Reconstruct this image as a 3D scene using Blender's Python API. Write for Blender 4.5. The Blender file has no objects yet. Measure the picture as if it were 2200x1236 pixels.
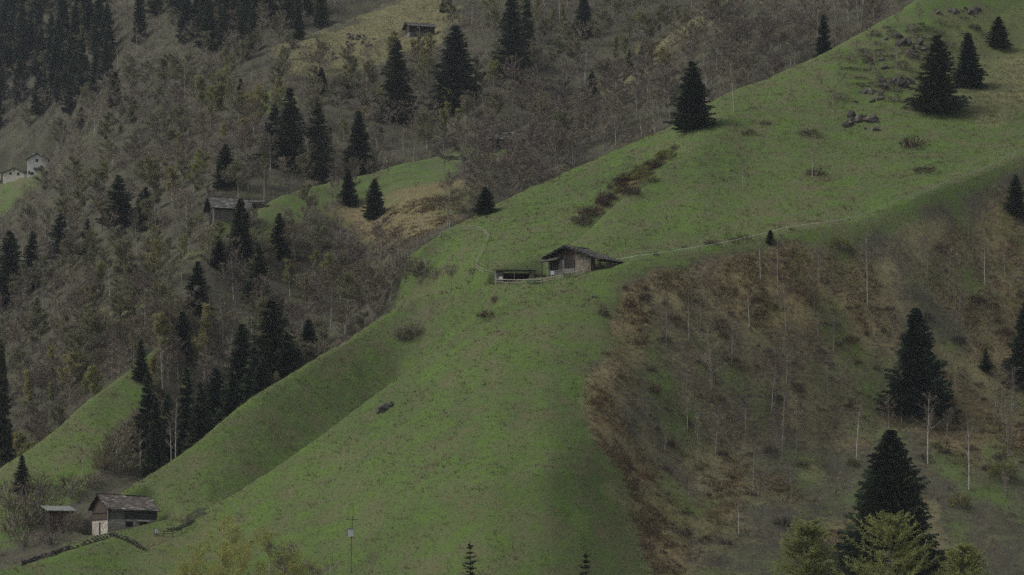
import bpy, math, random
import numpy as np

# ------------------------------------------------------------------ camera, sky, sun, exposure
scn = bpy.context.scene
FPX, UC, VH = 6111.0, 1100.0, 1300.0        # focal length, centre column and horizon row in photograph pixels (2200 wide)
cam_data = bpy.data.cameras.new('camera')
cam = bpy.data.objects.new('camera', cam_data)
scn.collection.objects.link(cam)
cam.location = (0, 0, 0)
cam.rotation_euler = (math.radians(90), 0, 0)
cam_data.sensor_width = 36.0
cam_data.lens = 36.0 * FPX / 2200.0
cam_data.shift_y = (VH - 618.0) / 2200.0    # level camera with a raised view: verticals stay parallel
cam_data.clip_start, cam_data.clip_end = 1.0, 6000.0
scn.camera = cam

SUN_EL, SUN_AZ = 50.0, 263.0                # overcast afternoon, the brighter sky to the left
world = bpy.data.worlds.new('World')
scn.world = world
world.use_nodes = True
wn, wl = world.node_tree.nodes, world.node_tree.links
wn.clear()
w_out = wn.new('ShaderNodeOutputWorld')
w_bg = wn.new('ShaderNodeBackground')
w_sky = wn.new('ShaderNodeTexSky')
w_sky.sky_type = 'NISHITA'
w_sky.sun_disc = False
w_sky.sun_elevation = math.radians(SUN_EL)
w_sky.sun_rotation = math.radians(SUN_AZ)
w_sky.air_density, w_sky.dust_density, w_sky.ozone_density = 1.0, 4.0, 1.0
w_hsv = wn.new('ShaderNodeHueSaturation')   # cloud layer: the blue of a clear sky mostly greyed out
w_hsv.inputs['Saturation'].default_value = 0.30
w_bg.inputs['Strength'].default_value = 0.10
wl.new(w_sky.outputs[0], w_hsv.inputs['Color'])
wl.new(w_hsv.outputs[0], w_bg.inputs['Color'])
wl.new(w_bg.outputs[0], w_out.inputs['Surface'])

sun_data = bpy.data.lights.new('sun', 'SUN')
sun = bpy.data.objects.new('sun', sun_data)
scn.collection.objects.link(sun)
sun_data.energy = 1.5
sun_data.angle = math.radians(22)
sun_data.color = (1.0, 0.97, 0.92)
az = math.radians(SUN_AZ)
sdir = (math.sin(az) * math.cos(math.radians(SUN_EL)), math.cos(az) * math.cos(math.radians(SUN_EL)), math.sin(math.radians(SUN_EL)))
import mathutils
sun.rotation_euler = mathutils.Vector(sdir).to_track_quat('Z', 'Y').to_euler()
sun.location = (0, 100, 400)

scn.view_settings.view_transform = 'Standard'
scn.view_settings.look = 'None'
scn.view_settings.exposure = 0.40
scn.view_settings.gamma = 1.0
scn.view_settings.use_curve_mapping = False
scn.cycles.use_denoising = False            # a denoiser smears twigs and grass; the fine grain suits the photograph
scn.cycles.sampling_pattern = 'BLUE_NOISE'
scn.cycles.max_bounces = 4
scn.cycles.diffuse_bounces = 2
scn.cycles.volume_bounces = 0
scn.cycles.volume_step_rate = 1.0
scn.cycles.use_adaptive_sampling = False
scn.cycles.adaptive_threshold = 0.008

COL = scn.collection
RNG = np.random.default_rng(7)
random.seed(7)

# ------------------------------------------------------------------ material helpers
MATS = {}
def new_mat(name):
    m = bpy.data.materials.new(name); m.use_nodes = True
    nt = m.node_tree; nt.nodes.clear()
    out = nt.nodes.new('ShaderNodeOutputMaterial')
    b = nt.nodes.new('ShaderNodeBsdfPrincipled')
    b.inputs['Roughness'].default_value = 0.9
    b.inputs['Specular IOR Level'].default_value = 0.15
    nt.links.new(b.outputs[0], out.inputs['Surface'])
    MATS[name] = m
    return m, nt, b
def mixc(nt, fac, a, b, blend='MIX'):
    n = nt.nodes.new('ShaderNodeMix'); n.data_type = 'RGBA'; n.blend_type = blend
    for sock, val in ((n.inputs[0], fac), (n.inputs[6], a), (n.inputs[7], b)):
        if hasattr(val, 'is_linked'): nt.links.new(val, sock)
        elif isinstance(val, (int, float)): sock.default_value = val
        else: sock.default_value = (*val, 1)
    return n.outputs[2]
def noise(nt, scale, detail=4, rough=0.6, vec=None, dist=0.0):
    n = nt.nodes.new('ShaderNodeTexNoise')
    n.inputs['Scale'].default_value = scale; n.inputs['Detail'].default_value = detail
    n.inputs['Roughness'].default_value = rough; n.inputs['Distortion'].default_value = dist
    if vec is not None: nt.links.new(vec, n.inputs['Vector'])
    return n.outputs['Fac']
def ramp(nt, fac, stops):
    n = nt.nodes.new('ShaderNodeValToRGB')
    el = n.color_ramp.elements
    while len(el) < len(stops): el.new(0.5)
    for e, (p, c) in zip(el, stops):
        e.position = p; e.color = (*c, 1) if len(c) == 3 else c
    nt.links.new(fac, n.inputs[0])
    return n.outputs[0]
def vramp(nt, fac, lo, hi):
    n = nt.nodes.new('ShaderNodeMapRange'); n.clamp = True; n.interpolation_type = 'SMOOTHSTEP'
    n.inputs[1].default_value = lo; n.inputs[2].default_value = hi
    nt.links.new(fac, n.inputs[0])
    return n.outputs[0]
def objcoord(nt, scale=(1, 1, 1)):
    t = nt.nodes.new('ShaderNodeTexCoord'); mp = nt.nodes.new('ShaderNodeMapping')
    mp.inputs['Scale'].default_value = scale
    nt.links.new(t.outputs['Object'], mp.inputs['Vector'])
    return mp.outputs[0]
def orand(nt):
    return nt.nodes.new('ShaderNodeObjectInfo').outputs['Random']
def attr(nt, name):
    n = nt.nodes.new('ShaderNodeAttribute'); n.attribute_name = name
    return n
def math_node(nt, op, a, b=None):
    n = nt.nodes.new('ShaderNodeMath'); n.operation = op
    for s, v in zip(n.inputs, (a, b)):
        if v is None: continue
        if hasattr(v, 'is_linked'): nt.links.new(v, s)
        else: s.default_value = v
    return n.outputs[0]
def bump(nt, b, h, strength=0.4, dist=0.1):
    n = nt.nodes.new('ShaderNodeBump'); n.inputs['Strength'].default_value = strength; n.inputs['Distance'].default_value = dist
    nt.links.new(h, n.inputs['Height']); nt.links.new(n.outputs[0], b.inputs['Normal'])

# ------------------------------------------------------------------ terrain: the ridge lines as seen, each with its distance
US = np.concatenate([np.arange(-900, -260, 24), np.arange(-260, 2460, 6), np.arange(2460, 3101, 24)]).astype(float)
def crv(pts):
    a = np.array(pts, float); a = a[a[:, 0].argsort()]
    fine = np.arange(-920, 3121, 4.0)
    y = np.interp(fine, a[:, 0], a[:, 1])
    # straight-line continuation outside the control points
    if len(a) > 1:
        s0 = (a[1, 1] - a[0, 1]) / (a[1, 0] - a[0, 0]); s1 = (a[-1, 1] - a[-2, 1]) / (a[-1, 0] - a[-2, 0])
        y = np.where(fine < a[0, 0], a[0, 1] + s0 * np.maximum(fine - a[0, 0], -300), y)
        y = np.where(fine > a[-1, 0], a[-1, 1] + s1 * np.minimum(fine - a[-1, 0], 300), y)
    k = np.exp(-0.5 * (np.arange(-12, 13) / 4.0) ** 2); k /= k.sum()
    yp = np.pad(y, 12, mode='edge')
    return np.interp(US, fine, np.convolve(yp, k, 'valid'))
K0 = (np.full(len(US), 1500.0), crv([(-400, 345), (0, 345), (400, 345), (700, 345), (1050, 334), (1250, 335), (1400, 340), (1700, 342), (2200, 348), (2500, 355)]))
S1v = crv([(-50, 1243), (20, 1222), (100, 1195), (180, 1166), (240, 1152), (300, 1140), (380, 1120), (440, 1095), (500, 1057), (560, 1020), (620, 983), (700, 925), (760, 880), (830, 830), (900, 780), (960, 735), (1000, 705), (1060, 665), (1110, 640), (1180, 612), (1320, 568), (1500, 532), (1700, 495), (1850, 472), (2000, 407), (2200, 335), (2400, 262)])
S1n = crv([(-50, 375), (200, 385), (440, 394), (700, 404), (1000, 412), (1180, 415), (1320, 418), (1500, 424), (1700, 430), (1850, 435), (2000, 445), (2200, 462), (2400, 480)])
S1g = crv([(-50, 8), (180, 5), (250, 0), (430, 0), (490, 3), (560, 7), (650, 12), (760, 19), (860, 27), (950, 24), (1010, 17), (1070, 8), (1120, 0), (2400, 0)])
S2v = crv([(-100, 1230), (0, 1185), (100, 1150), (200, 1105), (270, 1055), (330, 1015), (420, 955), (500, 885), (560, 840), (640, 790), (700, 755), (760, 717), (830, 672), (900, 640), (960, 618), (1040, 604), (1100, 600), (1180, 594), (1320, 553), (1500, 517), (1700, 480), (1850, 455), (2000, 390), (2200, 318), (2400, 245)])
S2n = crv([(-100, 392), (200, 398), (270, 402), (420, 411), (560, 422), (700, 434), (820, 446), (900, 449), (960, 446), (1010, 439), (1050, 431), (1100, 425), (1180, 423), (1320, 425), (1500, 430), (1700, 436), (1850, 441), (2000, 451), (2200, 468), (2400, 486)])
S2g = crv([(-100, 10), (200, 10), (270, 12), (420, 25), (560, 30), (760, 25), (900, 8), (960, 3), (1040, 0), (2400, 0)])
SFv = crv([(-100, 1225), (270, 1050), (560, 835), (760, 713), (850, 655), (900, 620), (960, 590), (1040, 575), (1100, 570), (1180, 560), (1215, 530), (1250, 503), (1300, 455), (1340, 425), (1380, 402), (1420, 370), (1460, 330), (1500, 305), (1600, 300), (1900, 200), (2200, 100), (2400, 0)])
SFn = crv([(-100, 403), (270, 415), (420, 438), (560, 455), (760, 458), (850, 445), (900, 442), (960, 440), (1040, 436), (1100, 433), (1180, 432), (1250, 438), (1300, 446), (1380, 456), (1460, 470), (1600, 478), (1900, 500), (2200, 532), (2400, 550)])
SFg = crv([(-100, 0), (1180, 0), (1250, 6), (1340, 10), (1420, 6), (1475, 0), (2400, 0)])
SBv = crv([(-100, 1220), (270, 1045), (560, 830), (700, 745), (760, 705), (820, 640), (850, 600), (870, 562), (890, 537), (960, 492), (1030, 455), (1100, 420), (1200, 380), (1300, 335), (1380, 300), (1450, 272), (1500, 235), (1560, 200), (1650, 170), (1750, 125), (1830, 80), (1900, 42), (1950, 10), (2000, -25), (2100, -90), (2300, -200)])
SBn = crv([(-100, 404), (270, 417), (420, 440), (560, 457), (760, 461), (850, 453), (870, 456), (890, 460), (960, 470), (1030, 478), (1100, 484), (1200, 490), (1300, 495), (1450, 500), (1560, 508), (1750, 520), (1900, 535), (2000, 545), (2300, 590)])
SBg = crv([(-100, 0), (870, 0), (890, 3), (960, 10), (1100, 40), (1450, 50), (1900, 70), (2300, 80)])
S3v = crv([(-100, 1075), (0, 1007), (60, 965), (110, 930), (160, 885), (200, 852), (270, 800), (330, 747), (400, 715), (500, 690), (620, 655), (760, 640), (820, 590), (850, 560), (880, 527), (930, 500), (960, 484), (1030, 447), (1100, 412), (1450, 262), (1560, 190), (1750, 115), (1900, 30), (2000, -40), (2300, -220)])
S3n = crv([(-100, 425), (0, 428), (100, 432), (200, 440), (330, 456), (400, 466), (500, 482), (620, 491), (760, 494), (850, 480), (880, 478), (960, 487), (1030, 506), (1100, 530), (1450, 557), (1750, 590), (1900, 612), (2300, 680)])
S3g = crv([(-100, 25), (100, 25), (200, 18), (330, 6), (400, 0), (2300, 0)])
S4v = crv([(-100, 920), (0, 840), (100, 760), (180, 690), (330, 586), (400, 522), (435, 486), (460, 474), (500, 463), (545, 448), (600, 421), (650, 405), (740, 385), (850, 357), (930, 340), (1010, 320), (1060, 300), (1100, 286), (1230, 218), (1300, 170), (1400, 108), (1470, 50), (1540, 0), (1700, -100), (2200, -330)])
S4n = crv([(-100, 480), (0, 484), (100, 490), (180, 495), (330, 505), (440, 513), (520, 522), (650, 540), (740, 550), (850, 562), (930, 572), (1010, 580), (1060, 585), (1230, 612), (1400, 642), (1540, 670), (1700, 700), (2200, 780)])
S4g = crv([(-100, 30), (500, 30), (740, 40), (930, 30), (1010, 15), (1060, 8), (1230, 30), (1540, 40), (2200, 40)])
S5v = crv([(-100, 525), (0, 472), (60, 425), (110, 375), (150, 325), (190, 275), (270, 205), (400, 180), (470, 150), (590, 100), (700, 60), (830, 10), (880, -10), (1100, -80), (1500, -160), (2200, -380)])
S5n = crv([(-100, 690), (0, 680), (110, 680), (190, 690), (400, 700), (590, 710), (700, 720), (880, 745), (1100, 770), (1500, 800), (2200, 880)])
S5g = crv([(-100, 150), (110, 150), (190, 110), (400, 60), (590, 50), (880, 50), (1200, 0), (2200, 0)])
S6 = (np.minimum(crv([(-100, -300), (1500, -330), (2200, -450)]), S5v - 60), crv([(-100, 1120), (0, 1100), (400, 980), (900, 900), (1500, 890), (2200, 980)]))

KMv = 1500 + (S1v - 1500) * 0.55           # bulge of the near spur and hollow of the brown slope between foot and crest
KMn = K0[1] + (S1n - K0[1]) * 0.55 + crv([(-400, 0), (300, 0), (650, -6), (850, -11), (1050, -14), (1180, -13), (1300, -6), (1420, 1), (1560, 7), (1800, 12), (2100, 8), (2500, 0)])
YF = np.arange(200.0, 1200.0, 0.6)          # fine distance axis
NU = len(US)
Zf = np.zeros((NU, len(YF)))
SILS = [(S1v, S1n, S1g), (S2v, S2n, S2g), (SFv, SFn, SFg), (SBv, SBn, SBg), (S3v, S3n, S3g), (S4v, S4n, S4g), (S5v, S5n, S5g)]
NEAR = np.zeros((7, NU)); FAR = np.zeros((7, NU))
for i in range(NU):
    ys = [200.0, 280.0, K0[1][i]]; zs = [-18.6, -15.5, K0[1][i] * (VH - 1500) / FPX]
    ys.append(KMn[i]); zs.append(KMn[i] * (VH - KMv[i]) / FPX)
    vprev, yprev = KMv[i], KMn[i]
    for k, (sv, sn, sg) in enumerate(SILS):
        v = min(sv[i], vprev - 1.0); yn = max(sn[i], yprev + 1.0); g = max(sg[i], 0.0)
        zc = yn * (VH - v) / FPX
        NEAR[k, i] = yn; FAR[k, i] = yn + g
        if g > 1.0:
            sig = 0.9 if yn < 490 else 2.2
            front = (zc - zs[-1]) / max(yn - ys[-1], 1.0)
            lift = 0.4 * sig * min(front + 0.5, 1.6) * min(1.0, g / 6.0)
            ys += [yn, yn + 0.45 * g, yn + g]
            zs += [zc + lift, zc - (0.34 if k == 0 else 0.22) * g, (yn + g) * (VH - v) / FPX]
            yprev = yn + g
        else:
            ys.append(yn); zs.append(zc); yprev = yn
        vprev = v
    y6 = max(S6[1][i], yprev + 30); z6 = y6 * (VH - min(S6[0][i], vprev - 30)) / FPX
    ys += [y6, y6 + 200]; zs += [z6, z6 + 40]
    Zf[i] = np.interp(YF, ys, zs)
def gk(s):
    r = int(3 * s) + 1; k = np.exp(-0.5 * (np.arange(-r, r + 1) / s) ** 2); return k / k.sum(), r
def smooth_axis(A, s, axis):
    k, r = gk(s)
    A = np.moveaxis(A, axis, -1)
    P = np.pad(A, [(0, 0)] * (A.ndim - 1) + [(r, r)], mode='edge')
    out = np.zeros_like(A)
    for j, w in enumerate(k): out += w * P[..., j:j + A.shape[-1]]
    return np.moveaxis(out, -1, axis)
Zs_near = smooth_axis(Zf, 0.9 / 0.6, 1); Zs_far = smooth_axis(Zf, 2.2 / 0.6, 1)
wfar = np.clip((YF - 480) / 20, 0, 1)[None, :]
Zf = Zs_near * (1 - wfar) + Zs_far * wfar
Zf = smooth_axis(Zf, 1.5, 0)

# value noise in world space
def vnoise(x, y, seed):
    r = np.random.default_rng(seed); T = r.random((256, 256))
    xi, yi = np.floor(x).astype(int), np.floor(y).astype(int)
    fx, fy = x - xi, y - yi
    fx = fx * fx * (3 - 2 * fx); fy = fy * fy * (3 - 2 * fy)
    a, b = T[xi & 255, yi & 255], T[(xi + 1) & 255, yi & 255]
    c, d = T[xi & 255, (yi + 1) & 255], T[(xi + 1) & 255, (yi + 1) & 255]
    return (a * (1 - fx) + b * fx) * (1 - fy) + (c * (1 - fx) + d * fx) * fy - 0.5
def fbm(x, y, scale, seed, octv=4, gain=0.5):
    s, a, f = 0, 1.0, 1.0 / scale
    for o in range(octv):
        s = s + a * vnoise(x * f + 31.7 * o, y * f + 17.3 * o, seed + o); a *= gain; f *= 2.03
    return s
UU, YY = np.meshgrid(US, YF, indexing='ij')
XX = (UU - UC) / FPX * YY
VV0 = VH - FPX * Zf / YY                       # image row of every ground point before the small relief

# ------------------------------------------------------------------ what grows where (outline of each patch, with its distance limits)
def in_poly(u, v, poly):
    p = np.array(poly, float); inside = np.zeros(u.shape, bool)
    j = len(p) - 1
    for i in range(len(p)):
        xi, yi, xj, yj = *p[i], *p[j]
        c = ((yi > v) != (yj > v)) & (u < (xj - xi) * (v - yi) / (yj - yi + 1e-9) + xi)
        inside ^= c; j = i
    return inside
wu = UU + 45 * fbm(XX, YY, 9.0, 50) + 34 * fbm(XX, YY, 2.2, 55, 3, 0.7); wv = VV0 + 36 * fbm(XX, YY, 9.0, 60) + 24 * fbm(XX, YY, 2.2, 66, 3, 0.7)
def edge(k): return NEAR[k][:, None], FAR[k][:, None]
n1, f1 = edge(0); n2, f2 = edge(1); nb, fb = edge(3); n3, f3 = edge(4); n4, f4 = edge(5); n5, f5 = edge(6)
grass = np.zeros_like(UU); dry = np.zeros_like(UU); brk = np.zeros_like(UU)
EDGE_R = [(1505, 540), (1420, 572), (1345, 622), (1305, 700), (1285, 750), (1240, 812), (1255, 880), (1290, 960), (1320, 1050), (1350, 1130), (1372, 1236), (1420, 1500)]
right_of = np.interp(wv, [p[1] for p in EDGE_R], [p[0] for p in EDGE_R])
A_zone = (YY < f1 + 1.5)
brown_slope = A_zone & (wu > right_of) & (VV0 > np.interp(UU, [1180, 1320, 1500, 1700, 1850, 2000, 2200, 2400], [600, 590, 548, 512, 492, 432, 355, 290]) + 6 + 12 * fbm(XX, YY, 5, 70))
grass[A_zone & ~brown_slope] = 1.0
A2_zone = (YY > f1 - 2) & (YY < n2 + 0.35 * np.maximum(f2 - n2, 4)) & (UU > 255) & (UU < 1200)
grass[A2_zone] = 1.0
B_zone = (YY > n2 - 4) & (YY < nb + 2) & (wu > 868)
grass[B_zone] = 1.0
LL = in_poly(wu, wv, [(-300, 1190), (-300, 1200), (0, 1180), (150, 1090), (215, 1010), (255, 930), (330, 830), (340, 735), (270, 795), (200, 848), (110, 926), (0, 1000), (-100, 1070)]) & (YY > f2 - 3) & (YY < f3)
grass[LL] = 1.0
C1 = in_poly(wu, wv, [(430, 515), (440, 492), (560, 435), (740, 380), (850, 350), (1010, 312), (1060, 290), (1085, 325), (1030, 358), (900, 390), (800, 410), (730, 425), (650, 475), (590, 505), (500, 520)]) & (YY > 480) & (YY < f4)
grass[C1] = 1.0
C1b = in_poly(wu, wv, [(440, 490), (330, 580), (180, 688), (90, 770), (200, 720), (330, 640), (420, 560), (500, 505)]) & (YY > 470) & (YY < f4)
grass[C1b] = 0.55; dry[C1b] = 0.45
TOPM = in_poly(wu, wv, [(580, 108), (700, 55), (830, 5), (900, -40), (1000, -40), (985, 40), (945, 95), (880, 120), (800, 165), (690, 175), (600, 150)]) & (YY > 600) & (YY < f5)
grass[TOPM] = 0.75; dry[TOPM] = 0.75
SM = in_poly(wu, wv, [(500, 240), (530, 214), (625, 192), (625, 232), (560, 245)]) & (YY > 560) & (YY < n5)
grass[SM] = 1.0
HM = in_poly(wu, wv, [(-300, 330), (60, 330), (110, 360), (105, 400), (60, 480), (0, 500), (-300, 560)]) & (YY > n5 + 60)
grass[HM] = 0.62
D2 = in_poly(wu, wv, [(1225, 228), (1300, 165), (1400, 100), (1480, 40), (1560, -30), (1580, 0), (1500, 60), (1420, 130), (1330, 190), (1250, 235)]) & (YY > 560)
grass[D2] = 0.7; dry[D2] = 0.8
brk[brown_slope] = 0.85
BR = in_poly(wu, wv, [(760, 425), (860, 395), (1000, 372), (1030, 440), (960, 485), (880, 520), (800, 545), (740, 500), (700, 470)]) & (YY > 470) & (YY < f4)
brk[BR] = 0.66; grass[BR] = np.clip(0.42 + 0.8 * fbm(XX, YY, 6, 414, 4, 0.7), 0.05, 0.8)[BR]
GUL = in_poly(wu, wv, [(1190, 575), (1230, 510), (1290, 450), (1300, 385), (1400, 340), (1450, 325), (1400, 390), (1340, 430), (1260, 500)]) & B_zone
brk[GUL] = 0.75; grass[GUL] = 0.4
rim = np.clip(1 - (wu - right_of) / 110, 0, 1) + in_poly(wu, wv, [(1380, 600), (1480, 550), (1700, 540), (1760, 640), (1640, 740), (1480, 720)])
brk[brown_slope] = np.clip(0.42 + 0.5 * np.minimum(rim, 1) + 0.8 * fbm(XX, YY, 9, 402, 4, 0.6), 0.2, 1.0)[brown_slope]
grass[brown_slope] = np.clip(0.34 - 0.2 * np.minimum(rim, 1) + 0.7 * fbm(XX, YY, 5, 404, 4, 0.7), 0.0, 0.7)[brown_slope]
dry[brown_slope] = np.clip(0.10 + 1.3 * fbm(XX, YY, 7, 406, 4, 0.7), 0.0, 0.8)[brown_slope]
GREEN_R = in_poly(wu, wv, [(1500, 640), (1700, 700), (1900, 830), (1800, 960), (1500, 1000), (1400, 900), (1380, 760)]) & brown_slope
grass[GREEN_R] = np.clip(0.30 + 0.7 * fbm(XX, YY, 5, 408, 4, 0.7), 0.0, 0.75)[GREEN_R]
brk[GREEN_R] = 0.45
band = A_zone & (np.abs(wu - right_of - 4) < 16) & (VV0 > 640)
dry[band] = 0.6
TAN = in_poly(wu, wv, [(2050, 220), (2260, 60), (2500, 0), (2500, 200), (2180, 260), (2100, 300)]) & B_zone
dry[TAN] = 0.55
TAN2 = in_poly(wu, wv, [(1830, 100), (2000, 60), (2100, 0), (2300, 0), (2200, 110), (2050, 230), (1930, 200)]) & B_zone
dry[TAN2] = 0.38; grass[TAN2] = 0.85
A2b = A2_zone & (in_poly(wu, wv, [(640, 800), (900, 660), (1060, 640), (1000, 690), (820, 815), (700, 900)]))
up_ = np.clip((UU - 480) / 250, 0, 1)
dry[A2_zone] = 0.2; brk[A2_zone] = 0.35
grass[A2_zone] = np.clip(1.0 - 0.30 * up_ + 0.5 * fbm(XX, YY, 4, 420, 4, 0.65), 0.2, 1)[A2_zone]
def soft(a): return smooth_axis(smooth_axis(a, 2.2, 0), 2.6, 1)
grass, dry, brk = soft(grass), soft(dry), soft(brk)
# small relief: hummocks on rough ground, gentle waves and cattle steps on the meadows
rough = 1 - np.clip(grass, 0, 1)
steps = np.sin((Zf + 1.2 * fbm(XX, YY, 9, 90)) * 5.2) * 0.09
Zf = Zf + (0.10 + 0.25 * rough) * fbm(XX, YY, 2.4, 11, 3) + (0.35 + 0.5 * rough) * fbm(XX, YY, 9.0, 21, 3) + steps * (0.5 + rough) + 0.9 * rough * np.clip((YY - 560) / 100, 0, 1) * fbm(XX, YY, 16, 31, 3)
VV = VH - FPX * Zf / YY

def col_interp(A, u):
    k = np.searchsorted(US, u) - 1; k = min(max(k, 0), NU - 2)
    t = (u - US[k]) / (US[k + 1] - US[k])
    return A[k] * (1 - t) + A[k + 1] * t
def at_Y(u, Y):
    z = np.interp(Y, YF, col_interp(Zf, u)) if Y > 200 else -18.0
    return np.array([(u - UC) / FPX * Y, Y, z])
def hit(u, v, ymin=330.0):
    """ground point seen at photograph pixel (u, v)"""
    vv = col_interp(VV, u); ok = (vv <= v) & (YF >= ymin)
    j = int(np.argmax(ok))
    if not ok[j]: j = len(YF) - 1
    Y = YF[j]
    if j > 0 and vv[j - 1] > v: Y = YF[j - 1] + (vv[j - 1] - v) / (vv[j - 1] - vv[j] + 1e-9) * 0.6
    return at_Y(u, Y)
def gz(x, y):
    return at_Y(UC + x / y * FPX, y)[2]
def ppm(Y): return FPX / Y
def sil(k, u):
    return float(np.interp(u, US, NEAR[k])), float(np.interp(u, US, FAR[k]))
def mask_at(A, u, Y):
    k = min(max(int(np.searchsorted(US, u)) - 1, 0), NU - 1); j = min(max(int((Y - YF[0]) / 0.6), 0), len(YF) - 1)
    return A[k, j]
# building sites: where each stands, and the level it was cut into the slope
SITE = {}
def yi(y): return int((y - YF[0]) / 0.6)
def site(name, p, deg, rect, zfun, margin=1.6):
    """cut the ground down to a building's floor inside its plan rectangle (local metres), easing out over the margin"""
    global Zf
    SITE[name] = (np.array(p), math.radians(deg))
    c_, s_ = math.cos(math.radians(deg)), math.sin(math.radians(deg))
    x0, x1, y0, y1 = rect
    r = max(abs(v) for v in rect) * 1.5 + margin + 3
    uu = UC + p[0] / p[1] * FPX; du = r / p[1] * FPX
    ia, ib = np.searchsorted(US, uu - du), np.searchsorted(US, uu + du)
    ja, jb = max(yi(p[1] - r), 0), min(yi(p[1] + r), len(YF))
    dx, dy = XX[ia:ib, ja:jb] - p[0], YY[ia:ib, ja:jb] - p[1]
    lx, ly = c_ * dx + s_ * dy, -s_ * dx + c_ * dy
    d = np.hypot(np.maximum(np.maximum(x0 - lx, lx - x1), 0), np.maximum(np.maximum(y0 - ly, ly - y1), 0))
    w = np.clip(1 - d / margin, 0, 1); w = w * w * (3 - 2 * w)
    Z = Zf[ia:ib, ja:jb]; t = p[2] + zfun(np.clip(lx, x0, x1), np.clip(ly, y0, y1))
    Zf[ia:ib, ja:jb] = Z * (1 - w) + np.minimum(Z, t) * w
p = hit(232, 1143, 380); p[1] = max(p[1], 386)
site('barn', p, 31.5, (-0.3, 8.6, -0.6, 5.8), lambda x, y: -0.12 + 0.20 * x - 0.20 * y, 2.2)
site('metal_shed', hit(150, 1128, 386), 24, (-3.2, .8, -.5, 3.2), lambda x, y: -0.3 + 0 * x, 2.0)
p = hit(1178, 600, 400); p = np.array([78 / FPX * (p[1] + 4), p[1] + 4, (p[1] + 4) * 700 / FPX])
site('hut', p, -42, (-.8, 10.8, -.5, 5.2), lambda x, y: -0.05 + 0.065 * x + 0.04 * np.maximum(y, 0), 1.5)
site('low_shed', hit(1066, 608, 400), 3, (-.3, 7.2, -3.2, 4.4), lambda x, y: -0.05 + 0.045 * x + 0.12 * np.minimum(y, 0), 1.4)
p = at_Y(459, sil(5, 459)[0] - 0.5); p[2] = p[1] * (VH - 470) / FPX
site('upper_hut', p, 20, (-.6, 8.0, -.8, 5.4), lambda x, y: -0.15 + 0.06 * x - 0.12 * y, 2.2)
p = at_Y(556, sil(5, 556)[0] - 0.5); p[2] = p[1] * (VH - 447) / FPX
site('annex', p, 24, (-1.8, 1.4, -.4, 2.4), lambda x, y: -0.2 + 0 * x, 1.0)
site('ruin', hit(1050, 322, 480) + np.array([0, 0, 0.6]), 14, (-.4, 8.2, -1.5, 4.8), lambda x, y: -0.5 + 0.05 * x, 2.0)
p = hit(880, 79, 560)
site('far_barn', p, 18, (-.4, 6.8, -.6, 4.8), lambda x, y: -0.05 + 0.04 * x, 1.8)
site('house_a', hit(58, 379, 700), 0, (-.5, 7, -2.5, 8), lambda x, y: -0.4 + 0.08 * x, 3.0)
site('house_b', hit(6, 391, 700), 0, (-.5, 7.2, -2.5, 7), lambda x, y: -0.5 + 0.04 * x, 3.0)
site('house_c', hit(-40, 392, 700), 0, (-.5, 6.5, -1.2, 7), lambda x, y: -0.2 + 0 * x, 2.5)
p = hit(54, 372, 700); p[1] += 6
site('house_d', p, 0, (-8, .5, -1, 6.5), lambda x, y: -0.6 + 0 * x, 2.0)
VV = VH - FPX * Zf / YY
vmin_run = np.minimum.accumulate(VV, axis=1)
VIS = VV <= vmin_run + 3.0                       # ground the camera can see

# ground mesh: rows closer together near by
rows = np.unique(np.concatenate([np.arange(0, yi(340), 6), np.arange(yi(340), yi(490), 1), np.arange(yi(490), yi(700), 2), np.arange(yi(700), len(YF), 4)]))
def grid_mesh(name, X, Y, Z, layers):
    n, m = X.shape
    me = bpy.data.meshes.new(name)
    idx = np.arange(n * m).reshape(n, m)
    q = np.stack([idx[:-1, :-1], idx[1:, :-1], idx[1:, 1:], idx[:-1, 1:]], -1).reshape(-1, 4)
    me.vertices.add(n * m); me.vertices.foreach_set('co', np.stack([X, Y, Z], -1).astype(np.float32).ravel())
    me.loops.add(q.size); me.loops.foreach_set('vertex_index', q.astype(np.int32).ravel())
    me.polygons.add(len(q)); me.polygons.foreach_set('loop_start', (np.arange(len(q)) * 4).astype(np.int32))
    me.polygons.foreach_set('use_smooth', np.ones(len(q), bool))
    me.update(calc_edges=True)
    for nm, A in layers.items():
        a = me.attributes.new(nm, 'FLOAT', 'POINT'); a.data.foreach_set('value', A.astype(np.float32).ravel())
    return me
Xr, Yr, Zr = XX[:, rows], YY[:, rows], Zf[:, rows]
gmesh = grid_mesh('hillside', Xr, Yr, Zr, {'grass': grass[:, rows], 'dry': dry[:, rows], 'bracken': brk[:, rows]})

m, nt, b = new_mat('hillside_cover')
vec = objcoord(nt)
vstretch = objcoord(nt, (1, 1, 1.6))
nA, nB, nC, nD = noise(nt, 0.035, 5, 0.6, vec), noise(nt, 0.25, 5, 0.65, vec), noise(nt, 1.3, 4, 0.7, vstretch), noise(nt, 5.0, 3, 0.7, vstretch)
g1 = ramp(nt, nA, [(0.30, (0.056, 0.080, 0.032)), (0.46, (0.076, 0.100, 0.039)), (0.60, (0.090, 0.108, 0.046)), (0.76, (0.110, 0.104, 0.057))])
g2 = mixc(nt, vramp(nt, nB, 0.45, 0.66), g1, (0.078, 0.122, 0.030))
g2 = mixc(nt, math_node(nt, 'MULTIPLY', vramp(nt, nB, 0.50, 0.32), 0.5), g2, (0.118, 0.098, 0.058))
g3 = mixc(nt, math_node(nt, 'MULTIPLY', vramp(nt, nC, 0.50, 0.74), 0.28), g2, (0.056, 0.076, 0.028))
g3 = mixc(nt, math_node(nt, 'MULTIPLY', vramp(nt, nC, 0.44, 0.28), 0.35), g3, (0.140, 0.160, 0.062))
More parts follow.
